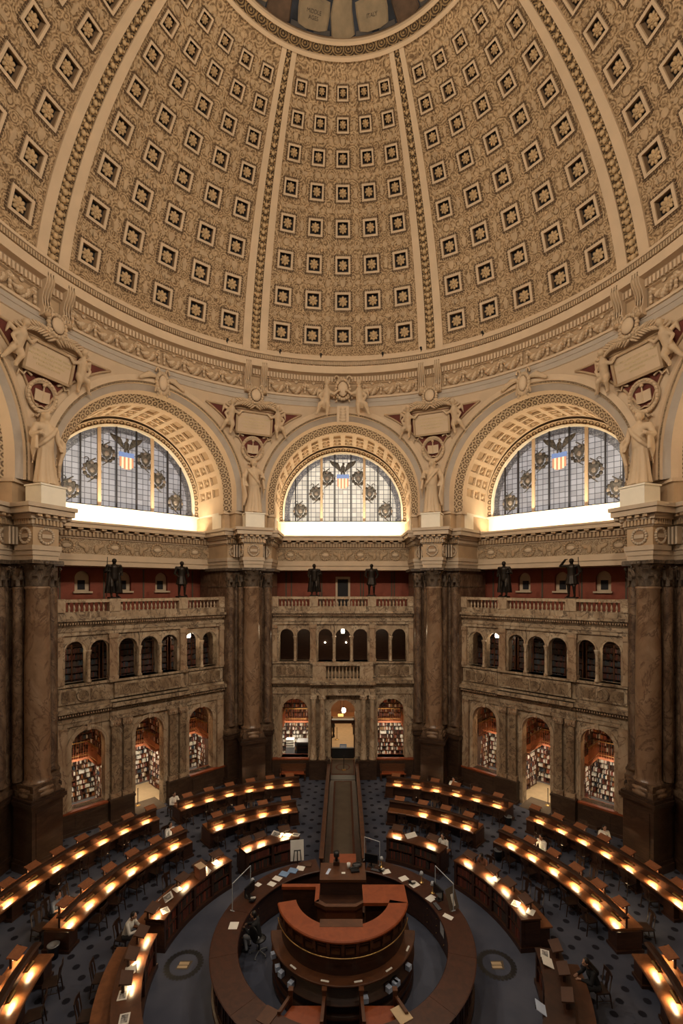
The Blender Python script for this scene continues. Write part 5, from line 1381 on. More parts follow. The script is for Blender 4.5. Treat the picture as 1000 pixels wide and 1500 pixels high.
for px, py, z, rz, lab, pic in ((185, 1446, 1.15, -1.1, 'white-bordered picture card on the bottom left desk, nearest the tilted notice', True), (180, 1458, 1.15, -1.35, 'white-bordered picture card on the bottom left desk, below the other card', True),
        (182, 1493, 1.15, -1.3, 'framed picture at the bottom edge on the bottom left desk', True), (793, 1397, 1.15, 1.2, 'white-bordered picture on the dark desk at the bottom right', True),
        (316, 1264, 1.15, -.8, 'white-framed card at the far end of the long left bookcase', True), (242, 1334, 1.15, -.9, 'white-framed card in front of the reader in white', True),
        (260, 1303, 1.15, -.7, 'white card beside the box file on the long left bookcase', False), (421, 1223, 1.15, -.3, 'small framed card on the far left bookcase, beside a lamp', True), (433, 1223, 1.15, -.3, 'small framed card at the aisle end of the far left bookcase', True),
        (755, 1324, 1.15, .9, 'white-bordered picture on the near half of the long right bookcase', True), (777, 1336, 1.15, .9, 'bright white sheet at the near end of the long right bookcase', False), (726, 1288, 1.15, .8, 'white sheet on a dark stand in the middle of the long right bookcase', False)):
    p = on_top(at(px, py, z)); p.z = z + .002; blot(p.x, p.y, p.z, rz, .34, .26, lab, extra=.045 if pic else None)
d = empty('box_file', on_top(at(303, 1288, 1.15)), -.75, 'upright beige box file beside a lamp on the long left bookcase', 'box')
mb = MB(); mb.box(-.2, .2, -.14, .14, 0, .42); mb.build('case', [MT['cloth_rust']], d); mb = MB(); mb.box(-.21, .21, -.15, .15, .42, .45); mb.build('lid', [MT['plaster']], d)
flat('tablet_stand', at(797, 1463+17, 1.16), 1.3, .36, .5, MT['blue_tag'], 'pale blue printed notice on the dark desk at the bottom right edge', 'notice', None, .012, .5)
# papers on the counter
CP = [(342, 1356, .30, .34, 0, 'paper', 'white sheet alone on the left of the round counter'), (378, 1296, .22, .2, -.6, 'paper', 'grey leaflet on the round counter, nearest the left glass screen'), (398, 1296 - 1, .3, .24, -.5, 'paper', 'white sheet on the round counter between the grey leaflet and the blue folder'),
      (406, 1287, .34, .26, -.45, 'paper', 'second white sheet on the round counter beside the blue folder'), (416, 1281, .36, .3, -.4, 'blue_paper', 'blue folder on the round counter, the left of two'), (429, 1276, .36, .3, -.3, 'blue_paper', 'blue folder on the round counter, the right of two'),
      (440, 1272, .32, .3, -.2, 'paper', 'white sheet against the blue folder on the round counter'), (451, 1267, .3, .26, -.1, 'leather', 'brown book lying on the round counter beside the easel'),
      (565, 1277, .34, .28, .3, 'paper', 'white sheet on the round counter, first right of the monitor'), (591, 1287, .34, .28, .5, 'paper', 'white sheet on the round counter, second right of the monitor'), (607, 1296, .36, .28, .6, 'paper', 'white sheet on the round counter, third right of the monitor'),
      (631, 1316, .36, .28, .7, 'paper', 'white papers under the desk phone on the right of the counter'), (656, 1343, .2, .34, .9, 'paper', 'narrow white slip beside the keyboard on the right of the counter')]
for px, py, w, h, rz, mt, lab in CP:
    flat('paper_sheet' if mt == 'paper' else 'folder' if mt == 'blue_paper' else 'closed_book', at(px, py, 1.19) + Vector((0, 0, .002)), rz, w, h, MT[mt], lab, 'paper' if mt == 'paper' else 'folder' if mt == 'blue_paper' else 'book', None, .006 if mt == 'paper' else .03)
MT['counter_wood'] = wood('counter_mahogany', (.034, .010, .005), (.070, .021, .009), 1.0, .35, (2, 2, 2))
ALC = 80

# ================================================================== ROUND COUNTER AND CENTRAL DESK
CT = empty('round_counter', (0, 0, 0), label='dark mahogany ring counter around the raised central desk', cat='counter'); r = Rel(CT)
N_SEG = 11
for k in range(N_SEG):
    a0 = 15.5 + 329*k/N_SEG; a1 = 15.5 + 329*(k + 1)/N_SEG - .12
    mb = MB(); mb.arc([(3.42, 1.13), (4.27, 1.13), (4.30, 1.15), (4.30, 1.18), (4.27, 1.19), (3.44, 1.19), (3.42, 1.17)], a0, a1, 10); r.put('counter_top', mb, [MT['counter_wood'] if 'counter_wood' in MT else MT['wood_dark']])
mb = MB(); mb.arc([(4.02, .1), (4.14, .1), (4.14, 1.13), (4.02, 1.13)], 15.5, 344.5, 110); r.put('outer_panel', mb, [MT['wood_dark']])
mb = MB(); mb.arc([(4.0, 0), (4.24, 0), (4.24, .14), (4.18, .18), (4.0, .18)], 15.5, 344.5, 110); r.put('plinth', mb, [MT['wood_dark']])
mb = MB(); mb.arc([(3.55, .05), (3.62, .05), (3.62, 1.13), (3.55, 1.13)], 15.5, 344.5, 110); r.put('inner_front', mb, [MT['wood_dark']])
mb = MB()
for k in range(56):
    a = 17 + 326*k/55
    mb.abox(4.13, 4.17, a - 2.0, a + 2.0, .30, .36, 1); mb.abox(4.13, 4.17, a - 2.0, a + 2.0, .98, 1.04, 1); mb.abox(4.13, 4.17, a - 2.1, a - 1.7, .30, 1.04, 1); mb.abox(4.13, 4.17, a + 1.7, a + 2.1, .30, 1.04, 1)
r.put('panel_molding', mb, [MT['wood_dark']])
for k in range(26):
    a = 62 + 236*k/25
    if 110 < a < 250: continue
    for z in (.3, .55, .8):
        mb = MB(); mb.ball(polar(3.53, a, z), .018, 6, 4); r.put('drawer_knob', mb, [MT['brass']])

CD = empty('central_desk', (0, 0, 0), label='raised red mahogany superintendent desk in the middle of the ring counter', cat='desk'); r = Rel(CD)
mb = MB(); mb.lathe([(.01, 0), (2.32, 0), (2.32, .12), (2.26, .14), (2.26, .46), (2.36, .47), (2.36, .52), (2.2, .53), (2.2, 1.04), (1.0, 1.04)], 64); r.put('lower_cabinet', mb, [MT['wood_dark']])
mb = MB(); mb.arc([(1.95, 1.04), (2.36, 1.04), (2.38, 1.06), (2.38, 1.09), (2.36, 1.11), (1.95, 1.11)], 96, 264, 56); r.put('catalogue_shelf', mb, [MT['mahogany']])
mb = MB(); mb.lathe([(2.15, 1.0), (2.15, 1.02), (2.2, 1.05)], 64); r.put('shelf_molding', mb, [MT['wood_dark']])
mb = MB(); mb.arc([(1.62, 1.04), (2.03, 1.04), (2.03, 2.12), (1.62, 2.12)], 102, 258, 56); r.put('drum_front', mb, [MT['wood_dark']])
mb = MB(); mb.arc([(1.57, 2.10), (2.14, 2.10), (2.17, 2.13), (2.17, 2.17), (2.14, 2.20), (1.57, 2.20)], 103.6, 256.4, 56); r.put('curved_desktop', mb, [MT['wood_red']])
mb = MB()
for k in range(13):
    a = 110 + 140*k/12; P = []
    mb.abox(2.03, 2.14, a - 1.3, a + 1.3, 1.86, 2.10, 1); mb.abox(2.03, 2.09, a - 1.1, a + 1.1, 1.72, 1.86, 1)
mb.arc([(2.02, 1.98), (2.08, 1.98), (2.08, 2.02), (2.02, 2.02)], 103, 257, 56)
for k in range(12): a = 115.8 + 140*k/12; mb.abox(2.02, 2.06, a - 3.6, a + 3.6, 1.74, 1.92, 2)
r.put('desk_bracket', mb, [MT['mahogany']])
mb = MB(); mb.path([polar(2.15, 103 + 154*k/48, 1.70) for k in range(49)], .018, 8); r.put('brass_rail', mb, [MT['brass']])
mb = MB(); mb.box(.66, 2.10, -.52, .40, 2.10, 2.20); r.put('side_desktop', mb, [MT['wood_red']])
mb = MB(); mb.box(.74, 2.0, -.40, .32, 1.0, 2.10); r.put('side_cabinet', mb, [MT['wood_dark']])
mb = MB(); mb.box(-2.08, -.78, .28, .44, 2.1, 2.2); mb.box(-.92, -.78, -.46, .28, 2.1, 2.2); r.put('narrow_desktop', mb, [MT['wood_red']])
mb = MB(); mb.box(-2.04, -.82, .31, .41, 1.0, 2.1); mb.box(-.89, -.81, -.44, .31, 1.0, 2.1); r.put('narrow_panel', mb, [MT['wood_dark']])
mb = MB(); mb.prism([(-.92, -.46), (-.55, -.70), (.42, -.70), (.66, -.5), (.66, -.38), (.40, -.56), (-.53, -.56), (-.80, -.34)], 2.08, 2.2); r.put('lectern_top', mb, [MT['mahogany']])
mb = MB(); mb.prism([(-.86, -.42), (-.53, -.64), (.40, -.64), (.64, -.46), (.64, -.40), (-.8, -.38)], 1.5, 2.08); r.put('lectern_front', mb, [MT['mahogany']])
mb = MB(); mb.box(-.72, .62, -1.0, -.64, 1.68, 1.76); r.put('lectern_ledge', mb, [MT['wood_red']])
mb = MB(); mb.box(-.7, .6, -1.58, -1.25, 2.19, 2.205); r.put('desk_inlay', mb, [MT['mahogany']])
mb = MB(); mb.box(-.78, .78, .45, 1.75, .9, 1.04); mb.box(-.84, .84, 1.62, 1.72, 0, 1.78); r.put('rear_panel', mb, [MT['wood_dark']])
mb = MB(); mb.box(-.86, .86, 1.6, 2.66, 1.80, 1.90); r.put('rear_desktop', mb, [MT['mahogany']])
mb = MB(); mb.box(-.80, .80, 1.72, 2.6, 0, 1.80); r.put('rear_cabinet', mb, [MT['wood_dark']])
mb = MB(); mb.box(-.55, .55, 2.7, 4.2, 1.28, 1.36); r.put('link_top', mb, [MT['wood_red']])
mb = MB(); mb.box(-.5, .5, 2.66, 4.2, 0, 1.28); r.put('link_cabinet', mb, [MT['wood_dark']])
for o in CD.children:
    if not o.name.startswith(('rear_', 'link_')): o.location.z += .30
mb = MB(); mb.lathe([(.01, 0), (2.34, 0), (2.34, .16), (2.28, .2), (2.28, .44), (.01, .44)], 64); r.put('base_plinth', mb, [MT['wood_dark']])
LBL = [(430, 1416, .7), (477, 1433, .15), (523, 1432, -.15), (565, 1416, -.7), (593, 1388, -1.15)]
for i, (px, py, rz) in enumerate(LBL):
    p = at(px, py, 1.415); p.z = 0; q = p.normalized()*2.27; flat('label_card', (q.x, q.y, 1.413), -math.atan2(p.x, -p.y)*-1 if False else math.atan2(p.x, -p.y), .24, .055, MT['paper'], 'small white label strip on the curved catalogue shelf', 'label', 'white label strips on the catalogue shelf')
for i, (px, py, rz) in enumerate([(438, 1434, .3), (529, 1450, -.2), (556, 1437, .3), (571, 1434, 0), (578, 1444, .5), (591, 1416, -.4), (397, 1402, .4), (396, 1425, -.5), (402, 1434, .7)]):
    p = at(px, py, .85); p.z = 0; q = p.normalized()*2.29
    d = empty('hanging_slip', (q.x, q.y, .83), math.atan2(q.x, -q.y) + rz*.4, 'pale blue paper slips on the ledge below the catalogue shelf', 'paper', 'pale blue slips around the central desk')
    mb = MB(); mb.box(-.075, .075, -.10, .05, 0, .15); mb.build('slip', [MT['blue_tag']], d); mb = MB(); mb.box(-.085, .085, .05, .09, 0, .2); mb.build('holder', [MT['wood_dark']], d)
# bench-like desks with square posts in front of the central desk
for sx, lab in ((-1, 'wooden bench with two square posts at the bottom edge, the left of the pair'), (1, 'wooden bench with two square posts at the bottom edge, the right of the pair')):
    d = empty('post_bench', (sx*1.05, -2.85, 0), 0, lab, 'bench')
    q = lambda pts: [(sx*x - sx*1.05, y + 2.85) for x, y in pts]
    mb = MB(); mb.prism(q([(.56, -2.60), (1.42, -2.60), (1.66, -3.0), (.60, -3.28)]), .98, 1.06); mb.build('seat', [MT['wood_red']], d)
    mb = MB(); mb.prism(q([(.62, -2.66), (1.36, -2.66), (1.56, -2.98), (.64, -3.2)]), 0, .98); mb.build('apron', [MT['wood_dark']], d)
    for x, y, x2, y2 in ((.52, -2.48, .56, -3.3), (1.46, -2.48, 1.72, -3.02)):
        x, x2, y, y2 = sx*(x - 1.05), sx*(x2 - 1.05), y + 2.85, y2 + 2.85
        mb = MB(); mb.box(x - .055, x + .055, y - .06, y + .06, 0, 1.40); mb.box(x - .07, x + .07, y - .075, y + .075, 1.40, 1.44); mb.build('post', [MT['mahogany']], d)
        mb = MB(); mb.prism([(x - .045, y), (x + .045, y), (x2 + .045, y2), (x2 - .045, y2)], 1.2, 1.28); mb.build('arm_rail', [MT['mahogany']], d)
d = empty('wood_board', at(588, 1486, 1.19), .5, 'pale veneer board lying on the counter at the bottom, right of the benches', 'board'); mb = MB(); mb.box(-.2, .2, -.25, .25, 0, .02); mb.build('panel', [MT['beige']], d)
d = empty('wood_board', at(392, 1488, 1.19), -.5, 'brown veneer board lying on the counter at the bottom, left of the benches', 'board'); mb = MB(); mb.box(-.2, .2, -.25, .25, 0, .02); mb.build('panel', [MT['mahogany']], d)
# things on the rear block
d = empty('desk_telephone', (.45, 2.15, 1.9), .2, 'black desk telephone on the block behind the central desk', 'telephone'); mb = MB(); mb.box(-.16, .16, -.14, .14, 0, .07); mb.build('base', [MT['black']], d); mb = MB(); mb.path([(-.15, .0, .1), (-.1, 0, .13), (.1, 0, .13), (.15, 0, .1)], .03, 8); mb.build('handset', [MT['black']], d)
d = empty('black_bag', (.55, 2.42, 1.9), .2, 'round black pouch behind the telephone on the rear block', 'pouch'); mb = MB(); mb.ball((0, 0, .07), (.2, .14, .07), 14, 8); mb.build('pouch_body', [MT['black']], d); mb = MB(); mb.path([(-.1, 0, .13), (0, 0, .17), (.1, 0, .13)], .012, 6); mb.build('strap', [MT['black']], d)
d = empty('white_cup', (.22, 2.30, 1.9), 0, 'white cup on the block behind the central desk', 'cup'); mb = MB(); mb.lathe([(.001, 0), (.055, 0), (.07, .2), (.062, .2), (.05, .02)], 16); mb.build('cup_body', [MT['cloth_white']], d)
d = empty('note_pad', (.02, 2.0, 1.9), 0, 'white note pad in front of the cup on the rear block', 'pad'); mb = MB(); mb.box(-.07, .07, -.05, .05, 0, .015); mb.build('pad', [MT['paper']], d)
d = empty('blue_label', (-.55, 2.1, 1.9), -.3, 'small blue card on the left of the rear block', 'card'); mb = MB(); mb.box(-.05, .05, -.18, .18, 0, .008); mb.build('card', [MT['blue_tag']], d)
d = empty('camera_stand', (-.25, 2.55, 1.9), 0, 'small black camera on a wooden stand at the back of the rear block', 'camera'); mb = MB(); mb.box(-.12, .12, -.1, .1, 0, .14); mb.build('stand', [MT['wood_dark']], d); mb = MB(); mb.lathe([(.001, .14), (.06, .14), (.06, .3), (.11, .32), (.11, .5), (.001, .5)], 14); mb.build('camera_body', [MT['black']], d)
# clear screens, monitors, lamps, keyboards on the counter
def clear_mat():
    m, nt, b = newmat('clear_acrylic'); b.inputs['Base Color'].default_value = (.9, .93, .95, 1); b.inputs['Roughness'].default_value = .05
    b.inputs['Transmission Weight'].default_value = 1; b.inputs['IOR'].default_value = 1.05; b.inputs['Alpha'].default_value = .25; return m
MT['clear'] = clear_mat()
def screen_guard(a, R, w, lab, rz=None):
    d = empty('clear_screen', polar(R, a, 1.19), face_out(a) + (rz or 0), lab, 'screen', 'clear screens on the counter')
    mb = MB(); mb.box(-w/2, w/2, -.006, .006, .12, .95); mb.build('pane', [MT['clear']], d)
    for x in (-w/2, w/2):
        mb = MB(); mb.tube((x, 0, 0), (x, 0, .97), .016, n=8); mb.tube((x, -.08, .012), (x, .08, .012), .02, n=6); mb.build('post', [MT['acrylic_edge']], d)
    mb = MB(); mb.tube((-w/2, 0, .97), (w/2, 0, .97), .016, n=8); mb.build('top_edge', [MT['acrylic_edge']], d)
screen_guard(-68, 4.0, 1.15, 'clear upright screen on the left side of the round counter'); screen_guard(17.5, 4.05, .72, 'small clear upright screen at the back of the round counter, framing a monitor', -.25); screen_guard(68, 4.0, 1.15, 'clear upright screen on the right side of the round counter')
def monitor(a, R, lab, z=1.19):
    d = empty('monitor', polar(R, a, z), face_in(a), lab, 'monitor', 'black monitors on the counter')
    mb = MB(); mb.box(-.28, .28, -.02, .03, .14, .50); cs = mb.build('case', [MT['black']], d); mb = MB(); mb.box(-.26, .26, .03, .034, .16, .48); mb.build('display', [MT['screen']], cs)
    mb = MB(); mb.box(-.03, .03, -.03, .02, 0, .2); mb.box(-.12, .12, -.1, .1, 0, .015); mb.build('stand', [MT['black']], d)
monitor(18, 3.8, 'black monitor behind the small clear screen at the back of the counter'); monitor(66, 3.85, 'black monitor on the right of the counter, seen edge on'); monitor(-64, 3.85, 'black monitor on the left of the counter, beside the seated librarian')
def keyboard(a, R, lab):
    d = empty('keyboard', polar(R, a, 1.19), face_in(a), lab, 'keyboard', 'keyboards on the counter'); mb = MB(); mb.box(-.21, .21, -.08, .08, 0, .02); mb.build('base', [MT['black']], d); mb = MB()
    for i in range(12):
        for j in range(4): mb.box(-.19 + .032*i, -.165 + .032*i, -.065 + .034*j, -.04 + .034*j, .02, .026)
    mb.build('keys', [MT['grey_metal']], d)
keyboard(70.5, 3.6, 'dark keyboard on the right of the counter'); keyboard(22, 3.58, 'dark keyboard in front of the small clear screen')
def banker(a, R, lab):
    d = empty('counter_lamp', polar(R, a, 1.19), face_in(a), lab, 'lamp', 'small lamps on the counter'); mb = MB(); mb.lathe([(.001, 0), (.09, 0), (.08, .02), (.012, .04), (.012, .34), (.001, .35)], 14); mb.build('stem', [MT['brass']], d)
    mb = MB(); mb.lathe([(.001, .42), (.05, .42), (.09, .30), (.085, .30), (.045, .41)], 16); mb.build('shade', [MT['cloth_grey']], d)
banker(50, 4.0, 'small lamp with a pale shade on the counter, nearest the white papers'); banker(60, 3.9, 'small lamp on the counter beside the edge-on monitor'); banker(-58, 4.05, 'small lamp with a pale shade on the left of the counter'); banker(24, 3.9, 'small lamp at the back of the counter beside the monitor')
def phone(a, R, lab):
    d = empty('desk_phone', polar(R, a, 1.19), face_in(a), lab, 'telephone', 'phones on the counter'); M = Matrix.Rotation(.35, 4, 'X'); mb = MB(); mb.box(-.1, .1, -.1, .1, .03, .08, 0, M); mb.build('base', [MT['black']], d); mb = MB(); mb.box(-.09, -.03, -.1, .1, .08, .12, 0, M); mb.build('handset', [MT['cloth_white']], d)
phone(47, 3.65, 'black desk phone with a pale handset on the right of the counter'); phone(25.5, 3.62, 'desk phone at the back of the counter, nearest the small clear screen'); phone(-66, 3.6, 'desk phone on the left of the counter by the librarian')
# white board easel behind the counter, papers on the clear screen
d = empty('easel_board', at(435, 1262, 1.19) + Vector((0, .05, 0)), .15, 'white poster board with a black easel standing on the counter, left of the passage', 'easel')
mb = MB(); M = Matrix.Rotation(radians(-14), 4, 'X'); mb.box(-.28, .28, -.012, .012, .0, .80, 0, M); mb.build('board', [MT['cloth_white']], d)
for a_, b_ in (((-.16, -.05, .02), (-.12, -.12, .52)), ((.16, -.05, .02), (.12, -.12, .52)), ((-.13, -.12, .5), (.13, -.12, .5)), ((0, -.2, 0), (0, -.1, .5))):
    mb = MB(); mb.tube(a_, b_, .022, n=6); mb.build('easel_bar', [MT['black']], d)
d = empty('hanging_sheet', polar(4.12, 75.5, 1.19), face_out(75) + pi/2 + .4, 'large printed sheet leaning behind the right clear screen', 'poster'); mb = MB(); M = Matrix.Rotation(-.35, 4, 'X'); mb.box(-.24, .24, -.006, .006, 0, .72, 0, M); mb.build('sheet', [MT['runner']], d); mb = MB(); mb.box(-.05, .07, -.02, -.006, .12, .5, 0, M); mb.build('picture', [MT['paper']], d)
d = empty('hanging_notice', polar(3.53, 79, .55), face_in(79), 'white notice fixed to the inner side of the counter on the right', 'notice'); mb = MB(); mb.box(-.16, .16, 0, .01, 0, .5); mb.build('sheet', [MT['cloth_grey']], d)
# office chair of the librarian
d = empty('office_chair', (-2.9, .55, 0), -.6, 'black swivel office chair inside the ring counter on the left', 'chair')
for k in range(5):
    a = 2*pi*k/5; mb = MB(); mb.path([(0, 0, .13), (.16*cos(a), .16*sin(a), .11), (.30*cos(a), .30*sin(a), .08)], [.03, .024, .018], 6); mb.ball((.30*cos(a), .30*sin(a), .035), .035, 8, 5); mb.build('castor_leg', [MT['grey_metal']], d)
mb = MB(); mb.tube((0, 0, .1), (0, 0, .5), .03, n=8); mb.build('gas_post', [MT['black']], d); mb = MB(); mb.ball((0, 0, .53), (.25, .25, .06), 14, 6); mb.build('seat', [MT['black']], d); mb = MB(); mb.ball((0, -.26, .85), (.22, .05, .26), 12, 8); mb.build('backrest', [MT['black']], d)
# waste bins and floor emblems
for px, py, lab in ((744, 1196, 'black waste bin at the end of the far right back desk'), (729, 1245, 'black waste bin at the far end of the second-row long right desk'), (78, 1384, 'dark waste bin with a pale liner by the second-row long left desk')):
    bp = at(px, py, .45); bp.z = 0
    d = empty('waste_bin', bp, 0, lab, 'bin', 'waste bins beside the desks'); mb = MB(); mb.lathe([(.001, 0), (.15, 0), (.19, .42), (.2, .45), (.18, .45), (.14, .03)], 18); mb.build('bucket', [MT['black']], d); mb = MB(); mb.lathe([(.185, .43), (.205, .46), (.17, .47), (.10, .40), (.001, .38)], 18); mb.build('liner', [MT['grey_metal']], d)
for px, lab in ((269, 'round carpet emblem of a wreath and open book, left of the counter'), (727, 'round carpet emblem of a wreath and open book, right of the counter')):
    c = at(px, 1413, 0)
    d = empty('floor_emblem', (c.x, c.y, 0), 0, lab, 'emblem'); mb = MB()
    for k in range(30):
        a = 2*pi*k/30
        for q in (.50, .60): mb.add([(q*cos(a + j*.21 + (q > .55)*.1) + .055*cos(t), q*sin(a + j*.21 + (q > .55)*.1) + .055*sin(t), .006) for j in (0,) for t in [2*pi*i/7 for i in range(7)]], [tuple(range(7))])
    mb.lathe([(.53, .003), (.56, .006), (.59, .003)], 40); mb.build('wreath', [MT['black']], d)
    mb = MB(); mb.add([(-.22, -.2, .006), (.2, -.2, .006), (.27, .16, .006), (-.15, .16, .006)], [(0, 1, 2, 3)]); mb.build('book', [MT['runner']], d)
    mb = MB(); mb.box(-.16, .17, -.02, .11, .007, .009); mb.box(-.18, .15, -.15, -.05, .007, .009); mb.build('print', [MT['beige']], d)

# ================================================================== PASSAGE TO THE PORTAL
PA = empty('walled_passage', (0, 9.5, 0), label='long dark walled passage with a brown carpet, from the central desk to the portal', cat='passage'); r = Rel(PA)
for sx in (-1, 1):
    mb = MB(); a, b = sorted((sx*.86, sx*.98)); mb.box(a, b, 4.25, 14.85, 0, 1.12); r.put('parapet', mb, [MT['wood_dark']])
    mb = MB(); a, b = sorted((sx*.82, sx*1.02)); mb.box(a, b, 4.2, 14.9, 1.12, 1.17); r.put('handrail', mb, [MT['mahogany']])
    mb = MB()
    for k in range(7): y = 4.6 + 1.45*k; a, b = sorted((sx*.98, sx*1.0)); mb.box(a, b, y, y + 1.2, .2, .95)
    r.put('outer_panel', mb, [MT['mahogany']])
    mb = MB(); a, b = sorted((sx*.8, sx*1.04)); mb.box(a, b, 14.7, 14.95, 0, 1.3); mb.ball((sx*.92, 14.82, 1.36), .1, 10, 6); r.put('end_post', mb, [MT['marble_dark']])
mb = MB(); mb.box(-.85, .85, 4.25, 14.9, .005, .02); r.put('dark_floor', mb, [MT['wood_dark']])
mb = MB(); mb.box(-.58, .58, 4.9, 14.75, .02, .03); r.put('runner_border', mb, [MT['runner_edge']])
mb = MB(); mb.box(-.47, .47, 5.05, 14.6, .03, .036); r.put('carpet_runner', mb, [MT['runner']])
VE = empty('wall_vestibule', (0, 0, 0), kind='structure', label='lit vestibule seen through the portal')
mb = MB(); mb.box(-2.6, 2.6, 16.3, 30, -.05, 0.0); mb.build('vestibule_floor', [MT['beige']], VE)
mb = MB(); mb.box(-1.5, -1.38, 16.3, 19.8, 0, 5.2); mb.box(1.38, 1.5, 16.3, 19.8, 0, 5.2); mb.box(-2.6, -2.45, 20, 30, 0, 5.2); mb.box(2.45, 2.6, 20, 30, 0, 5.2); mb.box(-2.6, 2.6, 29.9, 30, 0, 5.2); mb.build('vestibule_wall', [MT['orange_wall']], VE)
mb = MB(); mb.box(-2.6, 2.6, 16.3, 30, 5.2, 5.3); mb.build('vestibule_ceiling', [MT['tan']], VE)
mb = MB(); wall_with_openings(mb, -1.38, 1.38, 0, 5.2, 19.3, 19.6, [(0, .84, 0, 1.7)] if False else [], 0) if False else None
mb.box(-1.38, -.86, 19.2, 19.5, 0, 5.2); mb.box(.86, 1.38, 19.2, 19.5, 0, 5.2); mb.box(-.86, .86, 19.2, 19.5, 3.35, 5.2); mb.build('inner_doorway', [MT['orange_wall']], VE)
mb = MB(); mb.box(-.95, -.82, 19.1, 19.55, 0, 2.75); mb.box(.82, .95, 19.1, 19.55, 0, 2.75); mb.box(-.95, .95, 19.1, 19.55, 2.5, 2.75); mb.build('inner_door_frame', [MT['wood_dark']], VE)
mb = MB(); mb.box(-.85, .85, 15.75, 18.6, .002, .012); mb.build('door_mat_border', [MT['runner_edge']], VE); mb = MB(); mb.box(-.76, .76, 15.95, 18.5, .012, .018); mb.build('door_mat', [MT['runner']], VE)
mb = MB(); P = []
for k in range(33): a = 2*pi*k/32; P.append([(q*.52*cos(a), 17.1 + q*.62*sin(a), .02) for q in (.8, 1.0)])
mb.grid(P); mb.build('mat_medallion', [MT['runner_edge']], VE)
mb = MB(); mb.box(-.82, .82, 14.95, 15.7, .0, .03); mb.build('threshold', [MT['black']], VE)
d = empty('barrier_table', (0, 18.85, 0), 0, 'dark barrier table across the portal, carrying a pale blue notice', 'table'); mb = MB(); mb.box(-.84, .84, -.12, .12, .72, .78); mb.build('top', [MT['black']], d); mb = MB(); mb.box(-.82, .82, -.1, .1, .02, .72); mb.build('front', [MT['cloth_black']], d)
d = empty('blue_notice', (0.02, 18.68, .79), 0, 'pale blue notice standing on the barrier table in the portal', 'notice'); mb = MB(); M = Matrix.Rotation(-.2, 4, 'X'); mb.box(-.25, .25, -.01, .01, 0, .30, 0, M); mb.build('sheet', [MT['blue_paper']], d); mb = MB(); mb.box(-.2, .2, -.014, -.01, .08, .12, 0, M); mb.box(-.2, .2, -.014, -.01, .16, .2, 0, M); mb.build('print', [MT['paper']], d)
d = empty('lit_sign', (-.16, 19.05, 3.15), 0, 'yellow lit sign over the inner doorway of the portal', 'sign'); mb = MB(); mb.box(-.24, .24, -.05, .05, -.13, .13); cs = mb.build('case', [MT['black']], d); mb = MB(); mb.box(-.21, .21, -.056, -.05, -.11, .11); mb.build('face', [MT['yellow_sign']], cs); mb = MB(); mb.tube((0, 0, .13), (0, 0, 2.0), .01, n=6); mb.build('rod', [MT['black']], d)
def lantern(loc, lab, drop, r_=.13, grp=None, cat='lamp'):
    d = empty('hanging_lantern', loc, 0, lab, cat, grp)
    mb = MB(); mb.lathe([(.001, -.16), (r_*.8, -.16), (r_, -.02), (r_*.85, .12), (r_*.4, .18), (.001, .18)], 12); mb.build('globe', [MT['globe']], d)
    mb = MB(); mb.lathe([(.001, .26), (.03, .25), (r_*.55, .18), (r_*.4, .17)], 12); mb.tube((0, 0, .25), (0, 0, drop), .012, n=6); mb.lathe([(.001, -.22), (.03, -.2), (r_*.5, -.16)], 10); mb.build('fitting', [MT['bronze']], d)
    lamp('lantern_light', 'POINT', Vector((0, -.28, 0)), LANT, (1, .80, .52), .12, parent=d)
LANT = 26
lantern((.06, 17.6, 3.9), 'white hanging lantern in the portal arch', 1.2, .15)
lamp('vestibule_light', 'AREA', (0, 24.5, 5.1), 230, (1, .78, .50), 3.5, 5)
for x, y, lab in ((0.07, 16.6, 'brass barrier post on the portal mat, beside the round medallion'), (-.5, 23.0, 'brass barrier post on the vestibule floor beyond the inner doorway')):
    d = empty('barrier_post', (x, y, .02), 0, lab, 'post'); mb = MB(); mb.lathe([(.001, 0), (.16, 0), (.15, .02), (.03, .05)], 18); mb.build('base', [MT['brass']], d); mb = MB(); mb.tube((0, 0, .03), (0, 0, .95), .022, n=8); mb.ball((0, 0, .97), .035, 8, 5); mb.build('post_rod', [MT['black']], d)

# ================================================================== ALCOVES: bookcases, mezzanines, lamps
CAM = Vector((0, -CAMD, CAMZ))
LOWO = {0: [(-3.24, .9, 1.24, 4.3), (0, .82, 0, 4.28), (3.24, .9, 1.24, 4.3)], 1: [(-3.2, .8, 1.24, 4.45), (0, .8, 0, 4.45), (3.2, .8, 1.24, 4.45)]}
def seen(phi, p, margin=.12):
    q = bayM(-phi) @ p; c = bayM(-phi) @ CAM
    t = (15.75 - c.y)/(q.y - c.y); h = c + (q - c)*t
    t2 = (16.2 - c.y)/(q.y - c.y); g = c + (q - c)*t2
    for ce, w, zb, zs in LOWO[0 if phi == 0 else 1]:
        if abs(h.x - ce) < w + margin and zb - margin < h.z < zs + w + margin and abs(g.x - ce) < w + margin: return True
    for ce in UPO:
        if abs(h.x - ce) < .485 + margin and H(-5) - margin < h.z < H(-2.8) + margin: return True
    return False
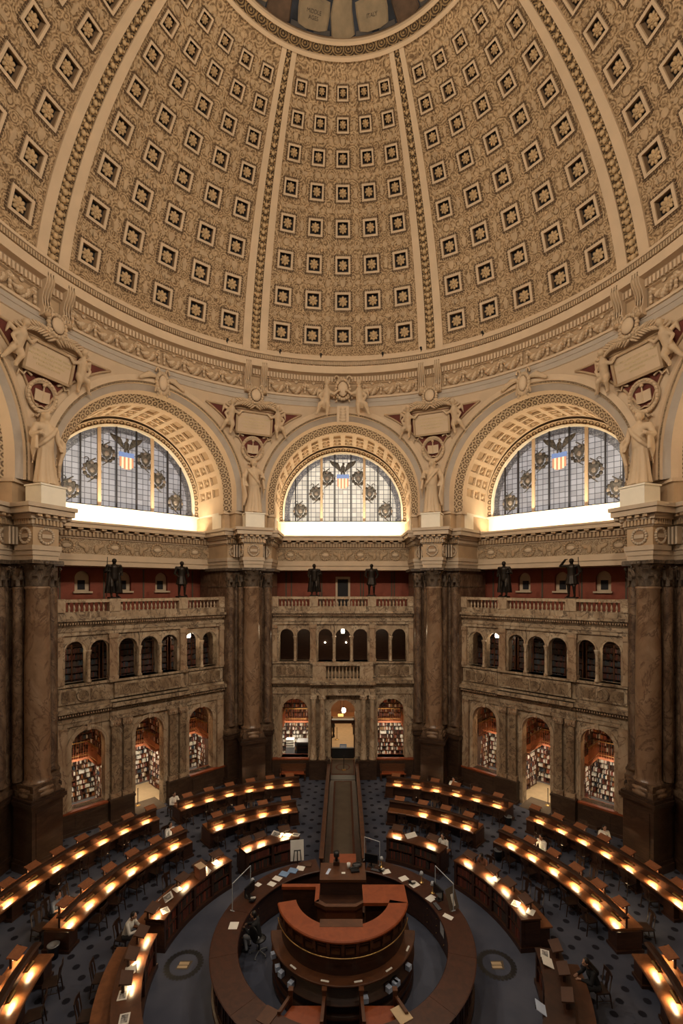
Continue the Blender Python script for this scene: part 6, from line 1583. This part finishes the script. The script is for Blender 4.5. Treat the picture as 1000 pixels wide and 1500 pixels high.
def bookcase(phi, s, n, z, w, h, shelves, turn, label, grp, light=True, depth=.30):
    """origin at floor centre of the back; books face local -y; turn is the extra rotation in the bay"""
    d = empty('alcove_bookcase', bw(phi, s, n, z), -radians(phi) + turn, label, 'bookcase', grp)
    wood_ = MT['wood_dark'] if not light else MT['mahogany']
    mb = MB(); mb.box(-w/2, w/2, -.02, 0, 0, h); mb.build('back', [MT['wood_dark']], d)
    nb = max(1, int(round(w/.95)))
    for k in range(nb + 1):
        x = -w/2 + w*k/nb; mb = MB(); mb.box(x - .025, x + .025, -depth, 0, 0, h); mb.build('upright', [wood_], d)
    M = d.matrix_basis.copy() if False else T(d.location, d.rotation_euler.z)
    st = (h - .12)/shelves
    for j in range(shelves + 1):
        zz = .06 + st*j; mb = MB(); mb.box(-w/2, w/2, -depth, 0, zz, zz + .025); mb.build('shelf', [wood_], d)
        if j == shelves: break
        for k in range(nb):
            x = -w/2 + w*k/nb + .03; x1 = -w/2 + w*(k + 1)/nb - .03
            while x < x1 - .05:
                if random.random() < .14: x += random.uniform(.05, .22); continue
                run = random.choice([1, 1, 1, 2, 2, 3]); c = random.choices(range(8), [2, 2, 1.5, 3, 4.5, 2, 1.2, 5] if z < 1 else [5, 5, 2, 5, 1, 2, 2, .6])[0]; hh = st*random.uniform(.55, .78)
                for q in range(run):
                    th = random.uniform(.024, .052)
                    if x + th > x1: break
                    Mb = M @ Matrix.Translation((x + th/2, -depth + random.uniform(.02, .05), zz + .026)); p = Mb.translation
                    if seen(phi, p) or seen(phi, p + Vector((0, 0, hh))): BOOKS.append((Mb, th*.93, .2, hh*random.uniform(.94, 1), c, (phi, s, z)))
                    x += th
    return d
SD = {0: 'portal', -45: 'left', 45: 'right'}
for phi in (0, -45, 45):
    w = SD[phi]
    for s0, s1, nm in ((-4.9, -1.72, 'first'), (-1.5, 1.5, 'middle'), (1.72, 4.9, 'last')):
        if phi == 0 and nm == 'middle': continue
        for z, lv, hh in ((0.02, 'lower', 2.55), (2.86, 'upper', 2.9)):
            bookcase(phi, (s0 + s1)/2, 19.72, z, s1 - s0, hh, 8, 0, f'{lv} bookcase along the back of the {nm} alcove in the {w} arcade', 'alcove bookcases')
    if phi == 0: continue
    for sx in (-1, 1):
        for z, lv, hh in ((0.02, 'lower', 2.55), (2.86, 'upper', 2.9)):
            for face in (-1, 1):
                bookcase(phi, sx*1.61, 18.0, z, 1.9, hh, 8, -face*pi/2*-1, f'{lv} bookcase on the {"outer" if face*sx > 0 else "inner"} face of the {"near" if sx*phi > 0 else "far"} partition in the {w} arcade', 'alcove bookcases')
    for z, lv, hh in ((0.02, 'lower', 2.55), (2.86, 'upper', 2.9)):
        e = 1 if phi < 0 else -1
        bookcase(phi, e*5.06, 18.0, z, 2.4, hh, 8, -e*pi/2, f'{lv} bookcase on the end wall of the {w} arcade, nearest the middle pier', 'alcove bookcases')
    for sx in (-1, 1):
        mb = MB(); mb.box(sx*1.61 - .02, sx*1.61 + .02, 16.9, 19.7, 0, 6.4); mb.build('alcove_partition', [MT['wood_dark']], WALLS[phi])
for phi in (0, -45, 45):
    W = WALLS[phi]
    for s0, s1 in ((-5.0, -1.66), (-1.56, 1.56), (1.66, 5.0)):
        if phi == 0 and abs(s0 + s1) < 1: continue
        mb = MB(); mb.box(s0, s1, 18.55, 19.4, 2.72, 2.85)
        for a, b in ((s0, s0 + .75), (s1 - .75, s1)):
            if abs(a) < 4.9 or phi == 0: mb.box(a, b, 16.9, 18.56, 2.72, 2.85)
        mb.build('mezzanine_floor', [MT['mezz']], W)
        mb = MB(); mb.tube((s0 + .72, 18.56, 3.75), (s1 - .72, 18.56, 3.75), .035, n=8); mb.tube((s0 + .72, 18.56, 3.0), (s1 - .72, 18.56, 3.0), .02, n=6)
        for a in (s0 + .75, s1 - .75): mb.tube((a, 16.9, 3.75), (a, 18.56, 3.75), .035, n=8); mb.tube((a, 16.9, 3.0), (a, 18.56, 3.0), .02, n=6)
        mb.build('mezzanine_rail', [MT['brass']], W)
        mb = MB()
        k = 0
        while s0 + .8 + .13*k < s1 - .75: x = s0 + .8 + .13*k; mb.box(x - .012, x + .012, 18.55, 18.57, 2.85, 3.74); k += 1
        for a in (s0 + .75, s1 - .75):
            for q in range(13): mb.box(a - .012, a + .012, 16.92 + .13*q, 16.944 + .13*q, 2.85, 3.74)
        mb.build('mezzanine_baluster', [MT['mezz']], W)
        sc = (s0 + s1)/2
        lamp('alcove_light', 'AREA', Vector((sc, 17.3, 2.62)), ALC, (1, .84, .62), 1.3, .25, (radians(32), 0, 0), parent=W)
        lamp('alcove_light', 'AREA', Vector((sc, 17.0, 6.3)), ALC*.8, (1, .62, .32), 1.3, .3, (radians(0), 0, 0), parent=W)
# gallery on the second storey: dark bookcases in the side bays, lamps
for phi in (-45, 45):
    for s0, s1, nm in ((-4.9, -2.1, 'first'), (-1.9, 1.9, 'middle'), (2.1, 4.9, 'last')):
        d = empty('gallery_bookcase', bw(phi, (s0 + s1)/2, 17.9, H(-5.88)), -radians(phi), f'dark bookcase behind the {nm} group of upper arches in the {SD[phi]} arcade', 'bookcase', 'gallery bookcases'); ww = s1 - s0
        mb = MB(); mb.box(-ww/2, ww/2, -.04, 0, 0, 2.7); mb.build('back', [MT['wood_dark']], d)
        for j in range(8): mb = MB(); mb.box(-ww/2, ww/2, -.34, 0, .05 + .36*j, .08 + .36*j); mb.build('shelf', [MT['wood_dark']], d)
        for k in range(5): x = -ww/2 + ww*k/4; mb = MB(); mb.box(x - .03, x + .03, -.36, 0, 0, 2.7); mb.build('upright', [MT['mahogany']], d)
        rnd = MB()
        for j in range(7):
            x = -ww/2 + .05
            while x < ww/2 - .1:
                th = random.uniform(.04, .08); hh = random.uniform(.22, .30); c = random.choice([3, 3, 5, 1]); rnd.box(x, x + th*.94, -.30, -.08, .081 + .36*j, .081 + .36*j + hh, c); x += th
        o = rnd.build('shelved_volumes', BOOKM, d); o['kind'] = 'stuff'
GL = [(0, -3.35, 'upper gallery lamp behind the first arch pair above the portal side'), (0, 0, 'upper gallery lamp centred above the portal'), (0, 3.35, 'upper gallery lamp behind the last arch pair above the portal side'),
      (-45, 2.9, 'upper gallery lamp in the left arcade nearest the middle pier'), (-45, -4.1, 'upper gallery lamp in the left arcade nearest the left edge'), (45, -2.9, 'upper gallery lamp in the right arcade nearest the middle pier'), (45, 4.1, 'upper gallery lamp in the right arcade nearest the right edge')]
for phi, s, lab in GL: lantern(bw(phi, s, 16.75, H(-3.05)), lab, .8, .13, 'hanging lamps in the upper gallery')
for phi, s, lab in ((0, -1.35, 'small wall light glowing inside the upper gallery over the portal, the left one'), (0, .25, 'small wall light glowing inside the upper gallery over the portal, the right one')):
    d = empty('wall_light', bw(phi, s, 19.7, H(-4.2)), 0, lab, 'lamp'); mb = MB(); mb.ball((0, -.12, 0), .055, 10, 6); mb.build('bulb', [MT['globe']], d); mb = MB(); mb.tube((0, 0, -.05), (0, -.1, -.05), .02, n=6); mb.build('arm', [MT['brass']], d)
# copying machine and dark cabinet in the alcove left of the portal
d = empty('copy_machine', (-2.75, 17.4, 0), 0, 'large dark copying machine in the alcove left of the portal', 'machine'); mb = MB(); mb.box(-.5, .5, -.4, .4, 0, 1.75); mb.build('body', [MT['black']], d); mb = MB(); mb.box(-.44, .44, -.42, -.4, 1.2, 1.6); mb.build('display', [MT['screen']], d); mb = MB(); mb.box(-.5, .5, -.44, .44, 1.75, 1.82); mb.build('lid', [MT['grey_metal']], d)
d = empty('paper_rack', (-3.75, 17.6, 0), 0, 'white paper rack beside the copying machine', 'rack'); mb = MB(); mb.box(-.3, .3, -.2, .2, 0, 1.3); mb.build('case', [MT['cloth_grey']], d)
for k in range(4): mb = MB(); mb.box(-.28, .28, -.26, .2, 1.32 + .16*k, 1.40 + .16*k); mb.build('tray', [MT['cloth_white']], d)
for s, lab in ((-3.3, 'dark bench against the dado left of the portal'), (3.3, 'dark bench against the dado right of the portal')):
    d = empty('hall_bench', (s, 15.1, 0), 0, lab, 'bench'); mb = MB(); mb.box(-.85, .85, -.24, .24, .40, .46); mb.build('seat', [MT['wood_red']], d); mb = MB(); mb.box(-.85, .85, .2, .26, .46, .95); mb.build('backrest', [MT['mahogany']], d)
    for x in (-.8, .8): mb = MB(); mb.box(x - .05, x + .05, -.22, .24, 0, .65); mb.build('end', [MT['wood_dark']], d)
for phi in (-45, 45):
    W = WALLS[phi]; mb = MB(); mb.box(-.8, .8, 15.2, 16.9, 0.004, .012); mb.build('entrance_mat', [MT['runner']], W)
    mb = MB(); mb.box(-1.5, 1.5, 16.3, 19.4, .004, .010); mb.build('entrance_carpet', [MT['beige']], W)
    d = empty('barrier_post', bw(phi, .35 if phi > 0 else -.35, 16.5, .012), 0, f'dark barrier post in the {SD[phi]} arcade doorway', 'post'); mb = MB(); mb.lathe([(.001, 0), (.16, 0), (.15, .02), (.03, .05)], 18); mb.build('base', [MT['brass']], d); mb = MB(); mb.tube((0, 0, .03), (0, 0, .95), .022, n=8); mb.ball((0, 0, .97), .035, 8, 5); mb.build('post_rod', [MT['bronze']], d)
# small floodlights standing on the ring cornice
for a in (-16.5, -5.8, 10.5, 20.5, -30, 36): 
    d = empty('floodlight', polar(13.62, a, H(14.38)), -radians(a), 'tiny dark floodlight standing on the cornice ledge at the foot of the dome', 'lamp', 'floodlights on the dome ledge'); mb = MB(); mb.tube((0, 0, 0), (0, 0, .14), .025, n=6); mb.build('stem', [MT['black']], d); mb = MB(); mb.tube((0, -.10, .2), (0, .1, .16), .075, .055, 10); mb.build('head', [MT['black']], d)

# ------------------------------------------------------------------ books as things (the largest in view), the rest as one mass
def proj_h(b):
    p = b[0].translation; return b[3]/(p.y + CAMD)
cab = [b for b in BOOKS if isinstance(b[5], str)]; alc = [b for b in BOOKS if not isinstance(b[5], str)]
def front(b):   # spine side turned to the lens
    p = b[0].translation; n = b[0].to_3x3() @ Vector((0, -1, 0)); return n.dot((CAM - p).normalized())
cab.sort(key=lambda b: -proj_h(b)*max(.02, front(b)) + (1 if 'bottom' in b[5] else 0)); alc.sort(key=lambda b: -proj_h(b)*max(.02, front(b)))
hi = [b for b in alc if b[5][2] > 1]; lo_ = [b for b in alc if b[5][2] <= 1]
cl = [b for b in cab if 'long' in b[5]]; cf = [b for b in cab if 'far' in b[5]]; cb = [b for b in cab if 'bottom' in b[5]]
ind = cl[:100] + cf[:50] + lo_[:80] + hi[:60]; rest = cl[100:] + cf[50:] + cb + lo_[80:] + hi[60:]
bk_me = {}
PH = {(-45): 'left', 45: 'right', 0: 'portal'}
for M, w_, d_, h_, c, wh in ind:
    if c not in bk_me:
        mb = MB(); P = [(-.5, .02), (-.42, -.02), (0, -.06), (.42, -.02), (.5, .02), (.5, 1), (-.5, 1)]; mb.prism(P, 0, 1); bk_me[c] = mb.mesh('book', [BOOKM[c]])
    o = bpy.data.objects.new('book', bk_me[c]); COL.objects.link(o); o.matrix_world = M @ Matrix.Diagonal((w_, d_, h_, 1))
    if isinstance(wh, str): tag(o, f'bound volume standing in the {wh}', 'book', f'volumes in the {wh}')
    else: tag(o, f'book on the {"upper" if wh[2] > 1 else "lower"} shelves of the {PH[wh[0]]} arcade alcoves', 'book', f'{"upper" if wh[2] > 1 else "lower"} alcove books, {PH[wh[0]]} arcade')
mb = MB()
for M, w_, d_, h_, c, wh in rest: mb.box(-w_/2, w_/2, 0, d_, 0, h_, c, M)
o = mb.build('shelved_books', BOOKM, fix=False); tag(o, 'rows of shelved books filling the bookcases', 'books', kind='stuff')

# ================================================================== PEOPLE
def person(loc, rz, label, shirt, trousers='trouser', skin='skin', hair='short', lean=.10, arms='desk', sit=True, turn=0, sleeves=True):
    """sits or stands at loc, looking along local +y"""
    p = empty('person', loc, rz, label, 'person')
    sh = .45 if sit else .88
    hip = Vector((0, 0, sh + .10)); ch = Vector((0, lean*.75, sh + .45)); nk = Vector((0, lean*1.15, sh + .62)); hd = Vector((0, lean*1.5 + .02, sh + .76))
    J = {}
    for s in (-1, 1):
        J['h', s] = hip + Vector((s*.095, 0, -.02))
        if sit: J['k', s] = Vector((s*.12, .43, sh + .06)); J['a', s] = Vector((s*.12, .38, .09)); J['t', s] = Vector((s*.14, .52, .04))
        else: J['k', s] = Vector((s*.10, .03*s, .48)); J['a', s] = Vector((s*.11, -.06*s, .09)); J['t', s] = Vector((s*.13, .12 - .06*s, .04))
        J['s', s] = ch + Vector((s*.185, lean*.2, .10))
        if arms == 'desk': J['e', s] = ch + Vector((s*.25, .14, -.14)); J['w', s] = ch + Vector((s*.10, .38, -.10)); fd = Vector((-s*.35, .9, -.15))
        elif arms == 'lap': J['e', s] = ch + Vector((s*.25, .05, -.17)); J['w', s] = ch + Vector((s*.08, .28, -.22)); fd = Vector((-s*.6, .7, -.2))
        else: J['e', s] = ch + Vector((s*.23, -.03, -.2)); J['w', s] = ch + Vector((s*.24, .06, -.45)); fd = Vector((0, .2, -1))
        J['f', s] = fd.normalized()
    def limbs(m, g, which):
        if 'torso' in which: m.cap(hip, ch, .125 + g, .135 + g, 14); m.cap(J['s', -1]*.8 + J['s', 1]*.2 if False else ch + Vector((-.10, 0, .08)), ch + Vector((.10, 0, .08)), .085 + g, n=12)
        if 'upper' in which:
            for s in (-1, 1): m.cap(J['s', s], J['e', s], .052 + g, .044 + g)
        if 'fore' in which:
            for s in (-1, 1): m.cap(J['e', s], J['e', s]*.12 + J['w', s]*.88 if g else J['w', s], .043 + g, .030 + g)
        if 'legs' in which:
            for s in (-1, 1): m.cap(J['h', s], J['k', s], .085 + g, .060 + g); m.cap(J['k', s], J['a', s], .055 + g, .040 + g)
    m = MB(); limbs(m, 0, ('torso', 'upper', 'fore', 'legs'))
    m.cap(ch + Vector((0, 0, .1)), nk, .06, .052); m.cap(nk, hd, .052, .055)
    m.ball(hd + Vector((0, .0, .03)), (.078, .095, .115), 14, 9); m.ball(hd + Vector((0, .035, -.05)), (.052, .055, .05), 10, 6); m.ball(hd + Vector((0, .102, .0)), (.016, .022, .028), 8, 5); m.ball(hd + Vector((0, .088, -.05)), (.026, .014, .012), 8, 5)
    for s in (-1, 1):
        m.ball(hd + Vector((s*.08, -.01, .01)), (.014, .024, .034), 8, 5); m.cap(J['a', s] + Vector((0, -.04, -.04)), J['t', s], .040, .030)
        w, f = J['w', s], J['f', s]; sd = f.cross(Vector((0, 0, 1))).normalized(); up = sd.cross(f)
        m.cap(w, w + f*.085, .028, .034, 8)
        for k in range(4):
            b = w + f*.09 + sd*(.026 - .0175*k); L = (.040, .046, .043, .034)[k]
            m.cap(b, b + f*L - up*.008, .0095, .009, 7); m.cap(b + f*L - up*.008, b + f*(L*1.65) - up*.026, .009, .0075, 7)
        tb = w + f*.035 - sd*(.030*s*(1 if s > 0 else 1)); m.cap(tb, tb + f*.035 - sd*.028*s, .0105, .0095, 7); m.cap(tb + f*.035 - sd*.028*s, tb + f*.068 - sd*.026*s, .0095, .008, 7)
    b = from_mesh('body', remesh(m, .0085, 1), MT[skin], p)
    m = MB(); limbs(m, .014, ('torso', 'upper') + (('fore',) if sleeves else ())); m.cap(hip + Vector((0, 0, -.05)), hip, .135, .14, 12); m.cap(ch + Vector((0, 0, .1)), ch + Vector((0, lean*.3, .145)), .08, .068)
    from_mesh('shirt', remesh(m, .014, 1), MT[shirt], p)
    m = MB(); limbs(m, .015, ('legs',)); m.cap(J['h', -1], J['h', 1], .105, .105); from_mesh('trousers', remesh(m, .014, 1), MT[trousers], p)
    for s in (-1, 1): m = MB(); m.cap(J['a', s] + Vector((0, -.04, -.045)), J['t', s], .048, .038); from_mesh('shoe', remesh(m, .014, 1), MT['black'], p)
    m = MB(); m.ball(hd + Vector((0, -.018, .055)), (.088, .098, .105), 14, 8); m.ball(hd + Vector((0, -.05, .0)), (.08, .065, .09), 12, 6)
    if hair == 'long': m.cap(hd + Vector((0, -.07, .0)), ch + Vector((0, -.14, .02)), .085, .10); m.cap(hd + Vector((.06, -.03, 0)), ch + Vector((.1, -.06, .06)), .04, .045); m.cap(hd + Vector((-.06, -.03, 0)), ch + Vector((-.1, -.06, .06)), .04, .045)
    if hair == 'bun': m.ball(hd + Vector((0, -.12, .09)), .05)
    from_mesh('hair', remesh(m, .012, 1), MT['hair'], p)
    for s in (-1, 1): m = MB(); m.ball(hd + Vector((s*.032, .082, .018)), (.014, .010, .009), 8, 5); m.build('eye', [MT['black']], b)
    return p
def stool(R, a, rz, lab): return place(chair0, polar(R, a), rz, lab, 'chairs under the readers: ' + lab, 'chair')
PPL = [(13.95, -42.6, 0, 'person in a white shirt sitting at the near end of the far left back desk', 'cloth_white', {}),
       (10.95, -50.5, 0, 'person with dark hair behind the far end of the second-row long left desk', 'cloth_grey', dict(hair='long')),
       (10.98, -80.5, 0, 'person in a slate blue shirt reading a paper at the second-row long left desk', 'cloth_blue', dict(lean=.14, sleeves=False)),
       (7.62, -84.6, 0, 'person in a white shirt reading at the near end of the long left bookcase', 'cloth_white', dict(lean=.18)),
       (14.0, 28.5, 0, 'person in a white top at the middle of the far right back desk', 'cloth_white', {}),
       (7.62, 38.2, 0, 'person in a white top with long dark hair at the far right bookcase', 'cloth_white', dict(hair='long', lean=.12)),
       (7.6, 54.2, 0, 'person in a rust brown top bent over a lit page at the long right bookcase', 'cloth_rust', dict(lean=.22, skin='skin_dark')),
       (10.92, 57.6, 0, 'person in an open white shirt with dark hair at the second-row long right desk', 'cloth_white', dict(hair='bun')),
       (14.2, 61.6, 1.0, 'person in a white top and jeans sitting sideways by the right dado panel', 'cloth_white', dict(hair='long', trousers='denim', arms='lap')),
       (7.85, 99.6, .2, 'person in a black coat bent over the dark desk at the bottom right', 'cloth_black', dict(hair='long', lean=.2))]
CHL = {-42.6: 'dark chair under the white-shirted reader at the far left back desk', -50.5: 'dark chair under the long-haired reader at the second-row long left desk', -80.5: 'dark chair under the reader in slate blue',
       28.5: 'dark chair under the white-topped reader at the far right back desk', 38.2: 'dark chair under the long-haired reader at the far right bookcase', 54.2: 'dark chair under the reader in rust brown',
       57.6: 'dark chair under the reader in an open white shirt', 61.6: 'dark chair under the reader in jeans by the right dado'}
for R, a, turn, lab, sh, kw in PPL:
    person(polar(R, a), face_in(a) + turn, lab, sh, **kw)
    if R in (7.62,) and a < 0 or R == 7.85: continue
    stool(R + .06, a, face_in(a) + turn, CHL[a])
person((-2.95, .62, .05), 1.35, 'person in dark clothes sitting on the swivel chair inside the counter', 'cloth_black', hair='short', trousers='cloth_grey', lean=.1)
person((-.80, 23.6, 0), pi/2, 'person in dark clothes walking on the vestibule floor, left of the inner doorway', 'cloth_black', sit=False, arms='down')
person((1.02, 24.3, 0), pi, 'person in dark clothes standing at the right edge of the inner doorway', 'cloth_black', sit=False, arms='down')
person(bw(-45, 2.75, 17.0, 0), radians(45) + pi, 'person in a white shirt inside the alcove of the left arcade nearest the middle pier', 'cloth_white', lean=.1, sit=True, arms='desk')
d = empty('paper_sheet', polar(10.42, -80, 1.0), 1.3, 'bright sheet held by the reader in the slate blue shirt', 'paper'); mb = MB(); M = Matrix.Rotation(.6, 4, 'X'); mb.box(-.15, .15, -.11, .11, 0, .008, 0, M); mb.build('sheet', [MT['paper']], d)
# ================================================================== CAMERA, WORLD, LIGHT
cam = bpy.data.cameras.new('camera'); co = bpy.data.objects.new('camera', cam); COL.objects.link(co)
co.location = (0, -CAMD, CAMZ); co.rotation_euler = (pi/2, 0, 0)
cam.sensor_width = 36; cam.lens = 36*FPX/1500; cam.shift_x = -2/1500; cam.shift_y = 110/1500; cam.clip_start = .05; cam.clip_end = 300
SC.camera = co
wd = bpy.data.worlds.new('world'); SC.world = wd; wd.use_nodes = True
wd.node_tree.nodes['Background'].inputs[0].default_value = (1, .78, .58, 1); wd.node_tree.nodes['Background'].inputs[1].default_value = .10
floor = MB(); floor.poly([(17.5*sin(radians(45*k + 22.5)), 17.5*cos(radians(45*k + 22.5)), 0) for k in range(8)][::-1])
fl = floor.build('floor', [MT['carpet']]); tag(fl, 'blue grey carpet with a grid of dark dots', kind='structure')
WARM = (1, .86, .68)
for phi in (0, -45, 45, -90, 90, -135, 135, 180):
    # strip lights laid on the cornice ledge below each lunette
    l = lamp('cove_light', 'AREA', bw(phi, 0, 17.9, H(3.72)), 440, (1, .80, .52), 8.4, .3, (radians(180 - 25), 0, -radians(phi)))
# floodlights on the ring cornice: one set washes the dome, one set looks down into the room
WT = [.4, .4, .35, 1.15, 3.9, 1.15, .35, .4]
for k in range(8):
    a = 45*k
    z = H(14.9)
    lamp('dome_flood', 'SPOT', polar(13.4, a, z), 1450*WT[k], (1, .83, .62), .2, rot=(radians(90 + 3), 0, -radians(a) + pi), spot=120)
    lamp('room_flood', 'SPOT', polar(13.3, a + 22.5, z), 1400, WARM, .3, rot=(radians(90 - 18), 0, -radians(a + 22.5) + pi), spot=84)
    lamp('floor_flood', 'SPOT', polar(13.25, a + 22.5, z), 2500, WARM, .3, rot=(radians(90 - 40), 0, -radians(a + 22.5) + pi), spot=72)
SC.cycles.max_bounces = 8
SC.view_settings.view_transform = 'Standard'; SC.view_settings.look = 'None'; SC.view_settings.exposure = 0; SC.view_settings.gamma = 1
SC.view_settings.use_curve_mapping = False
